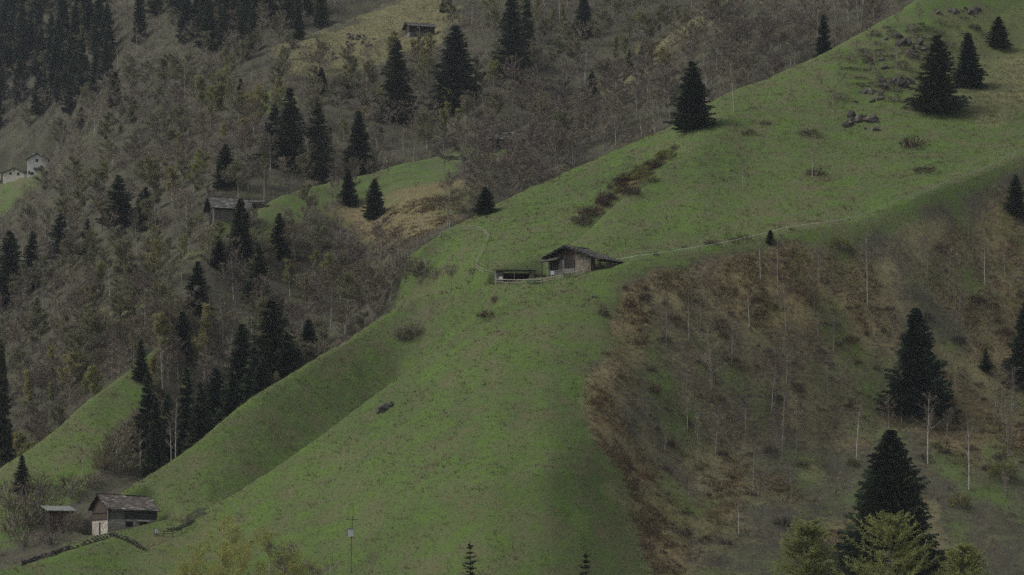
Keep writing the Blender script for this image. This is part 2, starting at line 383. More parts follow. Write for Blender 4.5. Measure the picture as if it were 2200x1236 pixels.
g3 = mixc(nt, math_node(nt, 'MULTIPLY', vramp(nt, nD, 0.50, 0.72), 0.35), g3, (0.060, 0.080, 0.030))
dcol = ramp(nt, nB, [(0.3, (0.120, 0.108, 0.060)), (0.55, (0.165, 0.145, 0.082)), (0.75, (0.112, 0.112, 0.052))])
bcol = ramp(nt, nC, [(0.32, (0.076, 0.060, 0.037)), (0.45, (0.132, 0.106, 0.058)), (0.58, (0.176, 0.150, 0.078)), (0.72, (0.122, 0.122, 0.050))])
bcol = mixc(nt, math_node(nt, 'MULTIPLY', vramp(nt, nB, 0.50, 0.66), 0.7), bcol, (0.088, 0.096, 0.034))
bcol = mixc(nt, math_node(nt, 'MULTIPLY', vramp(nt, nB, 0.46, 0.32), 0.6), bcol, (0.100, 0.054, 0.032))
lcol = ramp(nt, nC, [(0.30, (0.049, 0.045, 0.034)), (0.50, (0.068, 0.062, 0.047)), (0.70, (0.064, 0.072, 0.041))])
lcol = mixc(nt, math_node(nt, 'MULTIPLY', vramp(nt, nB, 0.48, 0.68), 0.6), lcol, (0.076, 0.094, 0.042))
ag, ad, ab = attr(nt, 'grass').outputs['Fac'], attr(nt, 'dry').outputs['Fac'], attr(nt, 'bracken').outputs['Fac']
def patchy(a, n, w=0.5):
    s = math_node(nt, 'ADD', a, math_node(nt, 'MULTIPLY', math_node(nt, 'SUBTRACT', n, 0.5), w))
    return vramp(nt, s, 0.3, 0.7)
bcol = mixc(nt, math_node(nt, 'MULTIPLY', vramp(nt, nD, 0.54, 0.70), 0.6), bcol, (0.150, 0.120, 0.062))
bcol = mixc(nt, math_node(nt, 'MULTIPLY', vramp(nt, nD, 0.46, 0.32), 0.6), bcol, (0.050, 0.036, 0.024))
c = mixc(nt, patchy(ab, nC, 0.8), lcol, bcol)
c = mixc(nt, patchy(ag, nC, 0.7), c, g3)
c = mixc(nt, math_node(nt, 'MULTIPLY', patchy(ad, nB, 1.2), 0.75), c, dcol)
nt.links.new(c, b.inputs['Base Color'])
b.inputs['Roughness'].default_value = 1.0; b.inputs['Specular IOR Level'].default_value = 0.05
bump(nt, b, math_node(nt, 'ADD', nC, math_node(nt, 'MULTIPLY', nD, 0.5)), 0.6, 0.3)
gmesh.materials.append(m)
ground = bpy.data.objects.new('hillside', gmesh); COL.objects.link(ground); ground['kind'] = 'structure'

vf = bpy.data.meshes.new('valley_floor')
vf.from_pydata([(-3000, -600, -18), (3000, -600, -18), (3000, 1500, -18), (-3000, 1500, -18)], [], [(0, 1, 2, 3)])
m, nt, b = new_mat('valley_grass')
nt.links.new(ramp(nt, noise(nt, 0.05, 6, 0.6, objcoord(nt)), [(0.3, (0.06, 0.085, 0.025)), (0.7, (0.11, 0.12, 0.045))]), b.inputs['Base Color'])
vf.materials.append(m)
vfo = bpy.data.objects.new('valley_floor', vf); COL.objects.link(vfo); vfo['kind'] = 'structure'
# near foot of the slope, from the valley floor up to the hillside sheet

# ------------------------------------------------------------------ plant materials
def plant_mat(name, stops, rough=0.95, var=0.35, trans=0.0):
    """colour differs from plant to plant (object random) and a little within one plant"""
    m, nt, b = new_mat(name)
    base = ramp(nt, orand(nt), stops)
    n = noise(nt, 0.9, 3, 0.7, objcoord(nt))
    dark = mixc(nt, 1.0, base, (1 - var,) * 3, 'MULTIPLY')
    light = mixc(nt, 1.0, base, (1 + var,) * 3, 'MULTIPLY')
    nt.links.new(mixc(nt, vramp(nt, n, 0.3, 0.7), dark, light), b.inputs['Base Color'])
    b.inputs['Roughness'].default_value = rough; b.inputs['Specular IOR Level'].default_value = 0.05
    if trans:                                   # thin young leaves let light through
        tb = nt.nodes.new('ShaderNodeBsdfTranslucent'); mx = nt.nodes.new('ShaderNodeMixShader'); mx.inputs[0].default_value = trans
        nt.links.new(b.inputs['Base Color'].links[0].from_socket, tb.inputs['Color'])
        nt.links.new(b.outputs[0], mx.inputs[1]); nt.links.new(tb.outputs[0], mx.inputs[2])
        nt.links.new(mx.outputs[0], [n for n in nt.nodes if n.type == 'OUTPUT_MATERIAL'][0].inputs['Surface'])
    return m
M_needle = plant_mat('spruce_needles', [(0.0, (0.032, 0.048, 0.030)), (0.5, (0.044, 0.060, 0.036)), (1.0, (0.060, 0.072, 0.041))], var=0.6)
M_ntip = plant_mat('spruce_lit_tips', [(0.0, (0.040, 0.054, 0.030)), (0.5, (0.052, 0.066, 0.036)), (1.0, (0.066, 0.074, 0.040))], var=0.4)  # lighter tips vary the crown and put inner light into its colour
M_sbark = plant_mat('spruce_bark', [(0.0, (0.060, 0.048, 0.038)), (1.0, (0.090, 0.072, 0.058))])
M_twig = plant_mat('bare_twigs', [(0.0, (0.081, 0.068, 0.057)), (0.25, (0.166, 0.140, 0.114)), (0.45, (0.114, 0.088, 0.078)), (0.65, (0.195, 0.166, 0.130)), (0.8, (0.156, 0.140, 0.091)), (1.0, (0.130, 0.096, 0.075))])
M_twig_red = plant_mat('red_brown_twigs', [(0.0, (0.046, 0.032, 0.027)), (0.5, (0.066, 0.044, 0.034)), (1.0, (0.050, 0.040, 0.034))])
M_bark = plant_mat('grey_bark', [(0.0, (0.163, 0.144, 0.125)), (0.4, (0.275, 0.250, 0.219)), (0.7, (0.138, 0.119, 0.100)), (1.0, (0.350, 0.325, 0.288))])
M_white = plant_mat('white_birch_bark', [(0.0, (0.28, 0.27, 0.24)), (0.6, (0.40, 0.385, 0.345)), (1.0, (0.48, 0.46, 0.42))], var=0.3)
M_leaf = plant_mat('young_leaves', [(0.0, (0.255, 0.260, 0.085)), (0.35, (0.225, 0.235, 0.085)), (0.65, (0.270, 0.255, 0.100)), (1.0, (0.245, 0.205, 0.085))], var=0.25, trans=0.45)
M_airy = plant_mat('pale_spring_leaves', [(0.0, (0.270, 0.280, 0.085)), (0.5, (0.290, 0.290, 0.095)), (1.0, (0.300, 0.270, 0.095))], var=0.2, trans=0.45)
M_olive = plant_mat('olive_buds', [(0.0, (0.155, 0.165, 0.085)), (0.4, (0.190, 0.185, 0.098)), (0.7, (0.150, 0.160, 0.098)), (1.0, (0.165, 0.145, 0.080))], var=0.25, trans=0.45)
M_bright = plant_mat('bright_new_leaves', [(0.0, (0.140, 0.170, 0.030)), (1.0, (0.165, 0.185, 0.040))], var=0.2, trans=0.45)
M_larch = plant_mat('larch_needles', [(0.0, (0.255, 0.270, 0.120)), (1.0, (0.240, 0.255, 0.100))], var=0.25, trans=0.45)

# ------------------------------------------------------------------ mesh helpers
class Soup:
    """triangles and tubes gathered into one mesh, material index per face"""
    def __init__(s): s.v, s.f, s.mi = [], [], []
    def tri(s, a, b, c, mi=0):
        n = len(s.v); s.v += [a, b, c]; s.f.append((n, n + 1, n + 2)); s.mi.append(mi)
    def quad(s, a, b, c, d, mi=0):
        n = len(s.v); s.v += [a, b, c, d]; s.f.append((n, n + 1, n + 2, n + 3)); s.mi.append(mi)
    def spike(s, p, d, w, mi=0):
        """thin twig: a triangle from p along d, w wide at its foot"""
        p = np.asarray(p); d = np.asarray(d)
        side = np.cross(d, RNG.normal(size=3)); side = side / (np.linalg.norm(side) + 1e-9) * w * 0.5
        s.tri(p - side, p + side, p + d, mi)
    def leafbit(s, p, size, mi=0):
        a = RNG.normal(size=3); a /= np.linalg.norm(a); c = np.cross(a, RNG.normal(size=3)); c /= np.linalg.norm(c) + 1e-9
        s.tri(p + a * size, p - a * size * 0.5 + c * size * 0.8, p - a * size * 0.5 - c * size * 0.8, mi)
    def tube(s, pts, rad, sides=5, mi=0, cap=True):
        pts = [np.asarray(p, float) for p in pts]; rings = []
        for i, p in enumerate(pts):
            d = pts[min(i + 1, len(pts) - 1)] - pts[max(i - 1, 0)]; d = d / (np.linalg.norm(d) + 1e-9)
            ref = np.array([1.0, 0, 0]) if abs(d[0]) < 0.8 else np.array([0, 1.0, 0])
            e1 = np.cross(d, ref); e1 /= np.linalg.norm(e1); e2 = np.cross(d, e1)
            base = len(s.v)
            for k in range(sides):
                a = 2 * math.pi * k / sides
                s.v.append(p + rad[i] * (math.cos(a) * e1 + math.sin(a) * e2))
            rings.append(base)
        for r0, r1 in zip(rings, rings[1:]):
            for k in range(sides):
                s.f.append((r0 + k, r0 + (k + 1) % sides, r1 + (k + 1) % sides, r1 + k)); s.mi.append(mi)
        if cap:
            s.f.append(tuple(rings[-1] + k for k in range(sides))); s.mi.append(mi)
    def mesh(s, name, mats):
        me = bpy.data.meshes.new(name)
        V = np.array(s.v, np.float32)
        if all(len(f) == 3 for f in s.f):
            F = np.array(s.f, np.int32)
            me.vertices.add(len(V)); me.vertices.foreach_set('co', V.ravel())
            me.loops.add(F.size); me.loops.foreach_set('vertex_index', F.ravel())
            me.polygons.add(len(F)); me.polygons.foreach_set('loop_start', np.arange(len(F), dtype=np.int32) * 3)
        else:
            me.from_pydata(V.tolist(), [], s.f)
        me.polygons.foreach_set('material_index', np.array(s.mi, np.int32))
        me.update(calc_edges=True)
        for mm in (mats if isinstance(mats, (list, tuple)) else [mats]): me.materials.append(mm)
        return me
def unit(v): v = np.asarray(v, float); return v / (np.linalg.norm(v) + 1e-9)
def rnd(a, b): return a + (b - a) * RNG.random()

def make_spruce(H, R, whorls, per, dens=1.0, sparse=0.0, bare_foot=0.04, shape=0.85, droop=0.35, fine=0.95):
    """trunk mesh and crown mesh of a spruce: whorls of drooping fronds, real size in metres"""
    tr = Soup(); tr.tube([(0, 0, -0.8), (0, 0, H * 0.3), (rnd(-.1, .1), rnd(-.1, .1), H * 0.7), (0, 0, H)], [0.016 * H + 0.03, 0.012 * H + 0.02, 0.006 * H, 0.012], 6)
    cr = Soup()
    lump = RNG.uniform(0.74, 1.2, (9, 7))        # uneven outline: bulges and gaps by height and side
    for w in range(whorls):
        tw = bare_foot + (1 - bare_foot) * (w + 0.5) / whorls
        n = max(4, int(per * (0.65 + 0.5 * (1 - tw))))
        a0 = rnd(0, 6.28)
        for k in range(n):
            if RNG.random() < sparse: continue
            t = min(max(tw + rnd(-1.0, 1.0) / whorls, 0.01), 0.985)
            a = a0 + 6.283 * k / n + rnd(-.25, .25)
            L = R * ((1 - t) ** shape) * (rnd(0.6, 1.0) if RNG.random() < 0.7 else rnd(0.92, 1.1)) * lump[int(t * 8.99), int(a / 6.283 * 7) % 7] + 0.15
            if t < 0.12: L *= 0.75 + 2 * t
            out = np.array([math.cos(a), math.sin(a), 0]); lat = np.array([-out[1], out[0], 0])
            dr = droop * (1.1 - t) - 0.35 * max(0, t - 0.75) * 4 * 0.25
            ns = max(3, int((3 + L * 2.6) * dens)) if L < 3 else int((2 + L * 3.4) * dens)
            for j in range(ns):
                s_ = (j + rnd(0.2, 0.8)) / ns
                p = out * L * s_ + np.array([0, 0, t * H - dr * L * s_ + 0.22 * L * s_ * s_])
                wl_ = min(0.22 + 0.30 * L * (1 - s_) + 0.12, fine) * rnd(0.55, 1.35)
                for sg in (-1, 1):
                    tip = p + out * wl_ * rnd(.4, .8) + lat * sg * wl_ * rnd(.5, .9) + np.array([0, 0, -wl_ * rnd(.0, 1.0)])
                    wd = min(0.16 + 0.06 * L, 0.3 * fine + 0.06)
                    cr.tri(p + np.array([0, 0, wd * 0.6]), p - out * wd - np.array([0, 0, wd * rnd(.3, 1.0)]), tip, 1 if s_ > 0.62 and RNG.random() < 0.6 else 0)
            tip = out * L + np.array([0, 0, t * H - dr * L + 0.22 * L])
            q = out * L * 0.7 + np.array([0, 0, t * H - dr * L * 0.7 + 0.108 * L])
            cr.tri(q + lat * 0.11, q - lat * 0.11, tip + out * 0.15)
    for k in range(10):
        cr.spike((0, 0, H * rnd(.93, .985)), (rnd(-.25, .25), rnd(-.25, .25), rnd(0.1, .4)), 0.09)
    cr.spike((0, 0, H * 0.98), (0, 0, 0.03 * H + 0.2), 0.08)
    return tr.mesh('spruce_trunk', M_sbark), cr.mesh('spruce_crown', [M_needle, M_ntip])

def make_broadleaf(H, R, limbs, twigs, trunk_mat, twig_mats, leaf=0, leaf_size=0.16, narrow=1.0, first=0.25, stems=1, twig_w=0.055, up=0.55, leafmat=1, thick=1.0):
    """trunk with limbs (one mesh) and a crown of fine twigs, with or without young leaves (second mesh)"""
    tr = Soup(); cr = Soup(); ends = []
    for st in range(stems):
        bx, by = (rnd(-.25, .25), rnd(-.25, .25)) if stems > 1 else (0, 0)
        lx, ly = rnd(-.05, .05) * H + bx * 2, rnd(-.05, .05) * H + by * 2
        h = H * rnd(0.88, 1.0)
        pts = [np.array([bx, by, -0.6]), np.array([bx + lx * .15, by + ly * .1, h * 0.3]), np.array([bx + lx * .6, by + ly * .5, h * 0.65]), np.array([bx + lx, by + ly, h * 0.97])]
        r0 = (0.011 * H / math.sqrt(stems) + 0.02) * thick
        tr.tube(pts, [r0, r0 * 0.8, r0 * 0.45, 0.012], 5)
        def on(t):
            zz = t * 3
            k = min(int(zz), 2); f = zz - k
            return pts[k] * (1 - f) + pts[k + 1] * f
        for k in range(limbs // stems):
            t = first + (0.97 - first) * (k + rnd(0, 1)) / (limbs // stems); p = on(t)
            a = rnd(0, 6.283)
            prof = math.sin(min(1.0, (1.02 - t) / (1.02 - first) + 0.12) * math.pi * 0.62) + 0.12
            L = R * prof * rnd(.7, 1.15)
            d = unit([math.cos(a) * narrow, math.sin(a) * narrow, up * rnd(.6, 1.5)])
            e = p + d * L
            mid = (p + e) / 2 + np.array([0, 0, -0.06 * L])
            tr.tube([p, mid, e], [r0 * 0.35 * (1.1 - t), r0 * 0.22 * (1.1 - t), 0.008], 3, cap=False)
            ends.append((p, mid, e, L))
        ends.append((on(.7), on(.85), on(.99), R * 0.6))
    wsum = np.array([e[3] for e in ends]); wsum /= wsum.sum()
    pick = RNG.choice(len(ends), size=twigs, p=wsum)
    for i in pick:
        p, mid, e, L = ends[i]; t = RNG.random() ** 0.6
        q = (p * (1 - t) ** 2 + 2 * mid * t * (1 - t) + e * t * t) + RNG.normal(size=3) * 0.12 * L * 0.5
        d = unit(unit(e - p) * 0.55 + RNG.normal(size=3) * 0.75 + np.array([0, 0, 0.35 * up])) * rnd(0.35, 1.1) * (0.35 + 0.22 * L)
        cr.spike(q, d, twig_w * rnd(.6, 1.3), 0)
        if leaf and RNG.random() < leaf:
            for _ in range(3): cr.leafbit(q + d * rnd(.2, 1.0) + RNG.normal(size=3) * 0.1, leaf_size * rnd(.6, 1.2), leafmat)
    return tr.mesh('trunk', trunk_mat), cr.mesh('crown', twig_mats)

def make_larch(H, half, top, seg=170, cap=4.2, ex=0.48, jit=(.55, 1.12)):
    """larch in young needle: upswept pale branches, half = half width at `top` metres below the tip"""
    tr = Soup(); tr.tube([(0, 0, -.8), (0.1, 0, H * .5), (0, 0, H)], [0.2, 0.12, 0.012], 6); cr = Soup()
    for k in range(seg):
        below = 0.15 + (H * 0.88) * ((k + rnd(0, 1)) / seg) ** 1.35; a = rnd(0, 6.283)
        L = min(cap, half * (below / top) ** ex) * rnd(*jit) + 0.15
        out = np.array([math.cos(a), math.sin(a), 0]); lat = np.array([-out[1], out[0], 0])
        bend = rnd(.3, .7); dip = rnd(.05, .35)
        P = [out * L * s_ + lat * L * 0.10 * math.sin(s_ * 3 + k) + np.array([0, 0, H - below + L * (-dip * s_ + bend * s_ * s_)]) for s_ in np.linspace(0, 1, 6)]
        tr.tube([P[0], P[2], P[4]], [0.028, 0.020, 0.010], 3, cap=False)
        for j in range(int(14 + L * 26)):
            s_ = rnd(.08, 1) ** 0.8; i = min(int(s_ * 5), 4); q = P[i] + (P[i + 1] - P[i]) * (s_ * 5 - i)
            d = unit(out * rnd(.1, .9) + lat * rnd(-1, 1) + np.array([0, 0, rnd(-.3, .9)])) * rnd(.12, .5) * (0.5 + 0.22 * L)
            cr.spike(q, d, 0.055, 0)
            for _ in range(2): cr.leafbit(q + d * rnd(.2, 1), 0.05, 0)
    return tr.mesh('larch_trunk', M_bark), cr.mesh('larch_crown', M_larch)

def make_spire(H, reach, dense=1.0):
    """spruce seen by its top: short upturned boughs round a bare leader, lower whorls longer"""
    tr = Soup(); tr.tube([(0, 0, -.8), (0, 0, H * .6), (0, 0, H)], [0.26, 0.14, 0.012], 6); cr = Soup()
    below = 0.35
    while below < H * 0.93:
        n = int(rnd(5, 8) * dense); a0 = rnd(0, 6.28)
        for k in range(n):
            a = a0 + 6.283 * k / n + rnd(-.3, .3)
            L = reach * (below / 3.0) ** 0.8 * rnd(.45, 1.1) if below < 4 else reach * (4 / 3.0) ** .8 * (1 + 0.10 * (below - 4)) * rnd(.6, 1.05)
            L = min(L, 4.0); out = np.array([math.cos(a), math.sin(a), 0]); lat = np.array([-out[1], out[0], 0])
            z0 = H - below + rnd(-.12, .12); rise = rnd(.1, .5) if below < 4 else rnd(-.35, .1)
            st = max(4, int(L * 9))
            for j in range(st):
                s_ = (j + .5) / st; p = out * L * s_ + np.array([0, 0, z0 - 0.15 * L * s_ + rise * L * s_ * s_])
                w_ = (0.13 + 0.16 * L * (1 - s_)) * rnd(.7, 1.3)
                for sg in (-1, 1):
                    tip = p + out * w_ * .8 + lat * sg * w_ * rnd(.5, 1.0) + np.array([0, 0, w_ * rnd(-.35, .25)])
                    cr.tri(p + np.array([0, 0, .05]), p - out * .09 - np.array([0, 0, .06]), tip)
        below += rnd(.30, .48) if below < 6 else 0.55
    for k in range(14): cr.spike((0, 0, H - rnd(.0, .8)), (rnd(-.2, .2), rnd(-.2, .2), rnd(.02, .2)), 0.05)
    cr.spike((0, 0, H - .1), (0, 0, .35), 0.05)
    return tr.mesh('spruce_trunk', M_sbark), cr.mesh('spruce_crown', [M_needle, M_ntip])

def make_shrub(R, H, n, mat, leaf=0, leafmat=None, w=0.05, flat=1.0):
    st = Soup(); cr = Soup()
    for k in range(max(5, n // 40)):
        a = rnd(0, 6.283); r = R * rnd(.2, .7)
        st.tube([(rnd(-.1, .1) * R, rnd(-.1, .1) * R, -0.25), (r * math.cos(a) * .6, r * math.sin(a) * .6, H * .4), (r * math.cos(a), r * math.sin(a), H * rnd(.6, .95))], [0.035, 0.022, 0.008], 3, cap=False)
    for k in range(n):
        a = rnd(0, 6.283); r = R * math.sqrt(RNG.random()) * rnd(.7, 1.1); top = H * math.sqrt(max(0.05, 1 - (r / R / 1.12) ** 2))
        p = np.array([r * math.cos(a), r * math.sin(a), rnd(0.0, 0.95) * top])
        d = unit([math.cos(a) * rnd(0, 1), math.sin(a) * rnd(0, 1), rnd(.1, 1) * flat]) * rnd(.25, .7) * (0.4 + 0.3 * H)
        cr.spike(p + RNG.normal(size=3) * 0.06, d + RNG.normal(size=3) * 0.12, w * rnd(.6, 1.4), 0)
        if leaf and RNG.random() < leaf: cr.leafbit(p + d * rnd(.3, 1), rnd(.06, .14), 1)
    return st.mesh('stems', M_bark if mat is M_twig else mat), cr.mesh('branches', [mat] + ([leafmat] if leafmat else []))

# ------------------------------------------------------------------ placing plants
COUNT = {}
def plant(kind, meshes, loc, label, group, cat, sx=1.0, sz=1.0, rz=None, parts=('trunk', 'crown'), lean=(0, 0)):
    o = bpy.data.objects.new(kind, None); COL.objects.link(o)
    o.empty_display_size = 0.3
    o.location = loc; o.scale = (sx, sx, sz); o.rotation_euler = (lean[0], lean[1], rnd(0, 6.283) if rz is None else rz)
    o['label'] = label; o['category'] = cat
    if group: o['group'] = group
    for nm, me in zip(parts, meshes):
        c = bpy.data.objects.new(nm, me); COL.objects.link(c); c.parent = o
    COUNT[kind] = COUNT.get(kind, 0) + 1
    return o

SPR = [make_spruce(16, 3.0, 34, 13, shape=0.75), make_spruce(16, 3.4, 32, 13, droop=0.45, shape=0.72), make_spruce(16, 2.6, 36, 11, sparse=0.08),
       make_spruce(16, 3.2, 30, 10, sparse=0.15, bare_foot=0.10, droop=0.5), make_spruce(16, 3.0, 30, 11, shape=0.7), make_spruce(16, 2.8, 26, 10, sparse=0.22, shape=1.0, droop=0.25)]
SPR_BIG = make_spruce(23, 7.6, 64, 20, dens=1.25, shape=0.82, droop=0.3, fine=0.62)
SPR_BIG2 = make_spruce(17, 4.8, 52, 16, dens=1.4, shape=0.75, droop=0.3, fine=0.6)
SPR_TIP = [make_spire(19, 1.15), make_spire(19, 1.0, 1.5)]
def spruce(u, vb, hpx, wpx, label, group=None, Y=None, variant=None):
    p = hit(u, vb) if Y is None else at_Y(u, Y)
    s = ppm(p[1]); H, W = hpx / s, wpx / s
    k = int(RNG.integers(len(SPR))) if variant is None else variant
    R0 = [3.0, 3.4, 2.6, 3.2, 3.0, 2.8][k]
    return plant('spruce_tree', SPR[k], p - np.array([0, 0, 0.15]), label, group, 'tree', sx=W / (2 * R0 * 0.72), sz=H / 16.3)
def spruce_mesh(u, v_tip, Y, meshes, H0, R0, label, wpx=None, group=None):
    p = at_Y(u, Y); H = Y * (VH - v_tip) / FPX - p[2]
    sx = H / H0 if wpx is None else wpx / ppm(Y) / (2 * R0)
    return plant('spruce_tree', meshes, p, label, group, 'tree', sx=sx, sz=H / H0)

# ------------------------------------------------------------------ single spruces, each where it stands
for u, vb, h, w, lab, var in [
    (2013, 241, 172, 98, 'broad dark spruce standing beside the rock outcrop on the upper meadow', 4),
    (2080, 188, 122, 60, 'narrower dark spruce just behind the broad one on the upper meadow', 0),
    (2145, 102, 70, 46, 'small spruce on the tan grass above the pair of meadow spruces', 1),
    (1487, 279, 152, 84, 'dark spruce at the meadow crest beside a white birch trunk', 4),
    (1043, 458, 60, 48, 'small rounded spruce on the crest above the looping rail fence', 4),
    (748, 441, 78, 38, 'small pointed spruce on the grass spur left of its shorter neighbour', 0),
    (805, 468, 88, 46, 'small spruce at the edge of the red-brown bracken slope', 1),
    (2182, 463, 92, 46, 'dark spruce on the brown slope just below the white tape fence', 4),
    (1655, 523, 32, 20, 'tiny spruce sapling beside the white tape fence', 0),
    (2118, 797, 52, 30, 'small spruce sapling between the large spruces of the brown slope', 5),
    (485, 404, 98, 50, 'cone-shaped spruce above the slate-roofed stone hut', 1),
    (590, 352, 132, 72, 'bushy left spruce of the dark clump on the mid slope', 3),
    (622, 362, 178, 78, 'tall spruce in the dark clump on the mid slope', 2),
    (682, 388, 175, 82, 'tall spruce at the right end of the dark clump, bare birch in front', 3),
    (770, 372, 138, 58, 'tall narrow spruce above the grass spur', 0),
    (852, 262, 182, 84, 'tall spruce in the grey wood below the small timber barn', 2),
    (978, 238, 188, 104, 'broad tall spruce in the grey wood above the ruined hut', 1),
    (1100, 175, 205, 74, 'very tall dark spruce near the tan clearing', 2),
    (1132, 140, 168, 50, 'slim tall spruce beside the very tall one near the tan clearing', 5),
    (1255, 80, 95, 46, 'dark spruce among the bare wood above the tan strip', 0),
    (1272, 222, 72, 34, 'small column-shaped spruce on the tan strip of grass', 4),
    (1307, 176, 52, 30, 'small spruce halfway up the tan strip of grass', 2),
    (1352, 152, 50, 22, 'thin spruce near the top of the tan strip', 5),
    (1380, 132, 44, 22, 'smallest spruce at the top of the tan strip', 5),
    (690, 202, 60, 32, 'young spruce below the far dry meadow', 2),
    (745, 210, 44, 30, 'short young spruce beside a paler tree below the far dry meadow', 3),
    (517, 238, 72, 28, 'narrow spruce beside the small bright clearing', 2),
    (248, 230, 78, 34, 'lone spruce on the rocky far ridge', 0),
    (175, 275, 48, 26, 'small spruce low on the rocky far ridge', 1),
    (598, 191, 34, 17, 'tiny spruce above the small bright clearing', 0),
    (953, 26, 38, 17, 'tiny spruce on the open dry meadow above the timber barn', 0),
    (255, 492, 120, 84, 'wide spreading spruce with drooping boughs in the left wood', 3),
    (312, 492, 94, 52, 'dense spruce leaning on the wide spreading one in the left wood', 1),
    (22, 655, 165, 72, 'large spruce at the head of the left-hand spruce row', 1),
    (70, 622, 130, 50, 'narrow spruce second in the left-hand spruce row', 2),
    (130, 565, 110, 70, 'feathery spruce with hanging boughs in the left-hand spruce row', 3),
    (188, 556, 90, 40, 'slim spruce last in the left-hand spruce row', 3),
    (80, 712, 76, 38, 'small ragged spruce below the left-hand spruce row', 5),
    (293, 602, 32, 19, 'tiny round spruce alone on the scrub slope', 4),
    (335, 692, 44, 24, 'small ragged spruce in the scrub below the tiny round one', 5),
    (425, 674, 118, 54, 'neat cone-shaped spruce on the dry slope below the stone hut', 1),
    (600, 558, 104, 46, 'column-shaped spruce on the slope right of the stone hut', 4),
    (517, 560, 138, 58, 'tall spruce whose tip rises in front of the stone hut', 0),
    (470, 575, 72, 40, 'low spruce at the left foot of the tall hut spruce', 1),
    (555, 650, 130, 66, 'dark spruce below the tall hut spruce', 3),
    (392, 757, 92, 54, 'bushy rounded spruce beside a yellow-green birch', 4),
    (303, 818, 94, 36, 'slim dark spruce left of the yellow-green birch', 2),
    (663, 768, 86, 52, 'small spruce at the crest of the green spur', 1),
    (47, 1058, 84, 36, 'narrow spruce above the bare bushes by the metal-roofed shed', 2)]:
    spruce(u, vb, h, w, lab, None, None, var)
# the dark group standing in the gully behind the green spur (feet hidden by the spur)
for u, tip, Yo, w, lab in [
    (520, 690, 16, 110, 'tall broad spruce in the middle of the gully group behind the green spur'), (585, 640, 22, 140, 'tallest and broadest spruce of the gully group behind the green spur'),
    (548, 742, 10, 100, 'spruce filling the gap between the two tallest of the gully group'), (465, 785, 14, 90, 'dark spruce left of the tall ones in the gully group'),
    (400, 785, 18, 80, 'spruce of the gully group just behind the pair of spur birches'), (318, 795, 20, 86, 'leftmost broad spruce of the gully group'),
    (618, 715, 16, 96, 'spruce on the right flank of the tallest in the gully group'), (432, 815, 10, 84, 'low broad spruce at the foot of the gully group'),
    (360, 840, 10, 70, 'low spruce left of the pair of spur birches'), (500, 795, 8, 90, 'short spruce in front of the tall ones in the gully group'),
    (335, 850, 8, 70, 'short spruce below the leftmost one of the gully group'), (565, 770, 7, 84, 'short spruce hard against the green spur in the gully group'), (640, 745, 14, 70, 'last spruce of the gully group towards the hollow')]:
    n_, f_ = sil(1, u); Y = n_ + Yo; p = at_Y(u, Y)
    hpx = FPX * (Y * (VH - tip) / FPX - p[2]) / Y
    plant('spruce_tree', SPR[int(RNG.integers(5))], p, lab, None, 'tree', sx=w / ppm(Y) / 5.2, sz=hpx / ppm(Y) / 16.3)
for u, tip, dY, w in [(1770, 25, 14, 66), (1700, 60, 22, 40)][:1]:
    n_, f_ = sil(3, u); p = at_Y(u, n_ + dY); Y = n_ + dY
    plant('spruce_tree', SPR[1], p, 'dark spruce rising from behind the meadow crest among bare trees', None, 'tree', sx=w / ppm(Y) / 6.8, sz=(Y * (VH - tip) / FPX - p[2]) / 16.3)
for u, tip, w, lab in [(5, 735, 64, 'dark spruce at the wood edge above the lower left meadow'),]:
    n_, f_ = sil(4, u); Y = n_ + 20; p = at_Y(u, Y)
    plant('spruce_tree', SPR[0], p, lab, None, 'tree', sx=w / ppm(Y) / 6.0, sz=(Y * (VH - tip) / FPX - p[2]) / 16.3)
spruce_mesh(1968, 655, hit(1968, 893)[1], SPR_BIG2, 17.4, 4.8, 'large broad spruce with grey saplings at its foot on the brown slope', wpx=172)
spruce_mesh(2205, 640, hit(2205, 830)[1], SPR_BIG2, 17.4, 4.8, 'large spruce further along the brown slope beyond the small sapling', wpx=110)
spruce_mesh(1914, 912, 362, SPR_BIG, 23.5, 7.6, 'huge dark spruce towering behind the pale green larches', wpx=345)
spruce_mesh(1010, 1158, 230, SPR_TIP[0], 19.2, 1.0, 'spruce with sparse pointed top showing cones, in front of the meadow')
spruce_mesh(1259, 1178, 232, SPR_TIP[1], 19.2, 1.0, 'spruce with rounded bushy top in front of the meadow boundary')
# far forest on the upper left: many spruces standing close
far = []
for _ in range(3000):
    u = rnd(-40, 720); n5_, f5_ = sil(6, u)
    Y = rnd(f5_ + 2, f5_ + 190); p = at_Y(u, Y); v = VH - FPX * p[2] / Y
    dens = np.interp(u, [-40, 200, 235, 255, 370, 385, 430, 470, 540, 600, 720], [1.0, 1.0, 0.6, 0.12, 0.12, 0.6, 0.25, 0.5, 0.5, 0.25, 0.35])
    if v > np.interp(u, [-40, 100, 230, 400], [300, 250, 190, 130]) or v < -60 or RNG.random() > dens: continue
    if any((q[0] - p[0]) ** 2 + (q[1] - p[1]) ** 2 < 22 for q in far): continue
    far.append(p)
    hs = rnd(.75, 1.2)
    where = 'above the far hamlet' if u < 130 else 'above the rocky far ridge' if u < 330 else 'beyond the rocky far ridge' if u < 520 else 'beyond the far dry meadow'
    plant('spruce_tree', SPR[int(RNG.integers(6))], p, ('tall' if hs > 1.05 else 'short' if hs < .88 else 'dark') + ' spruce ' + ('deep in' if Y > f5_ + 90 else 'near the lower edge of') + ' the far forest ' + where, 'spruces of the far forest', 'tree', sx=rnd(.95, 1.4), sz=hs)
    if len(far) >= 115: break
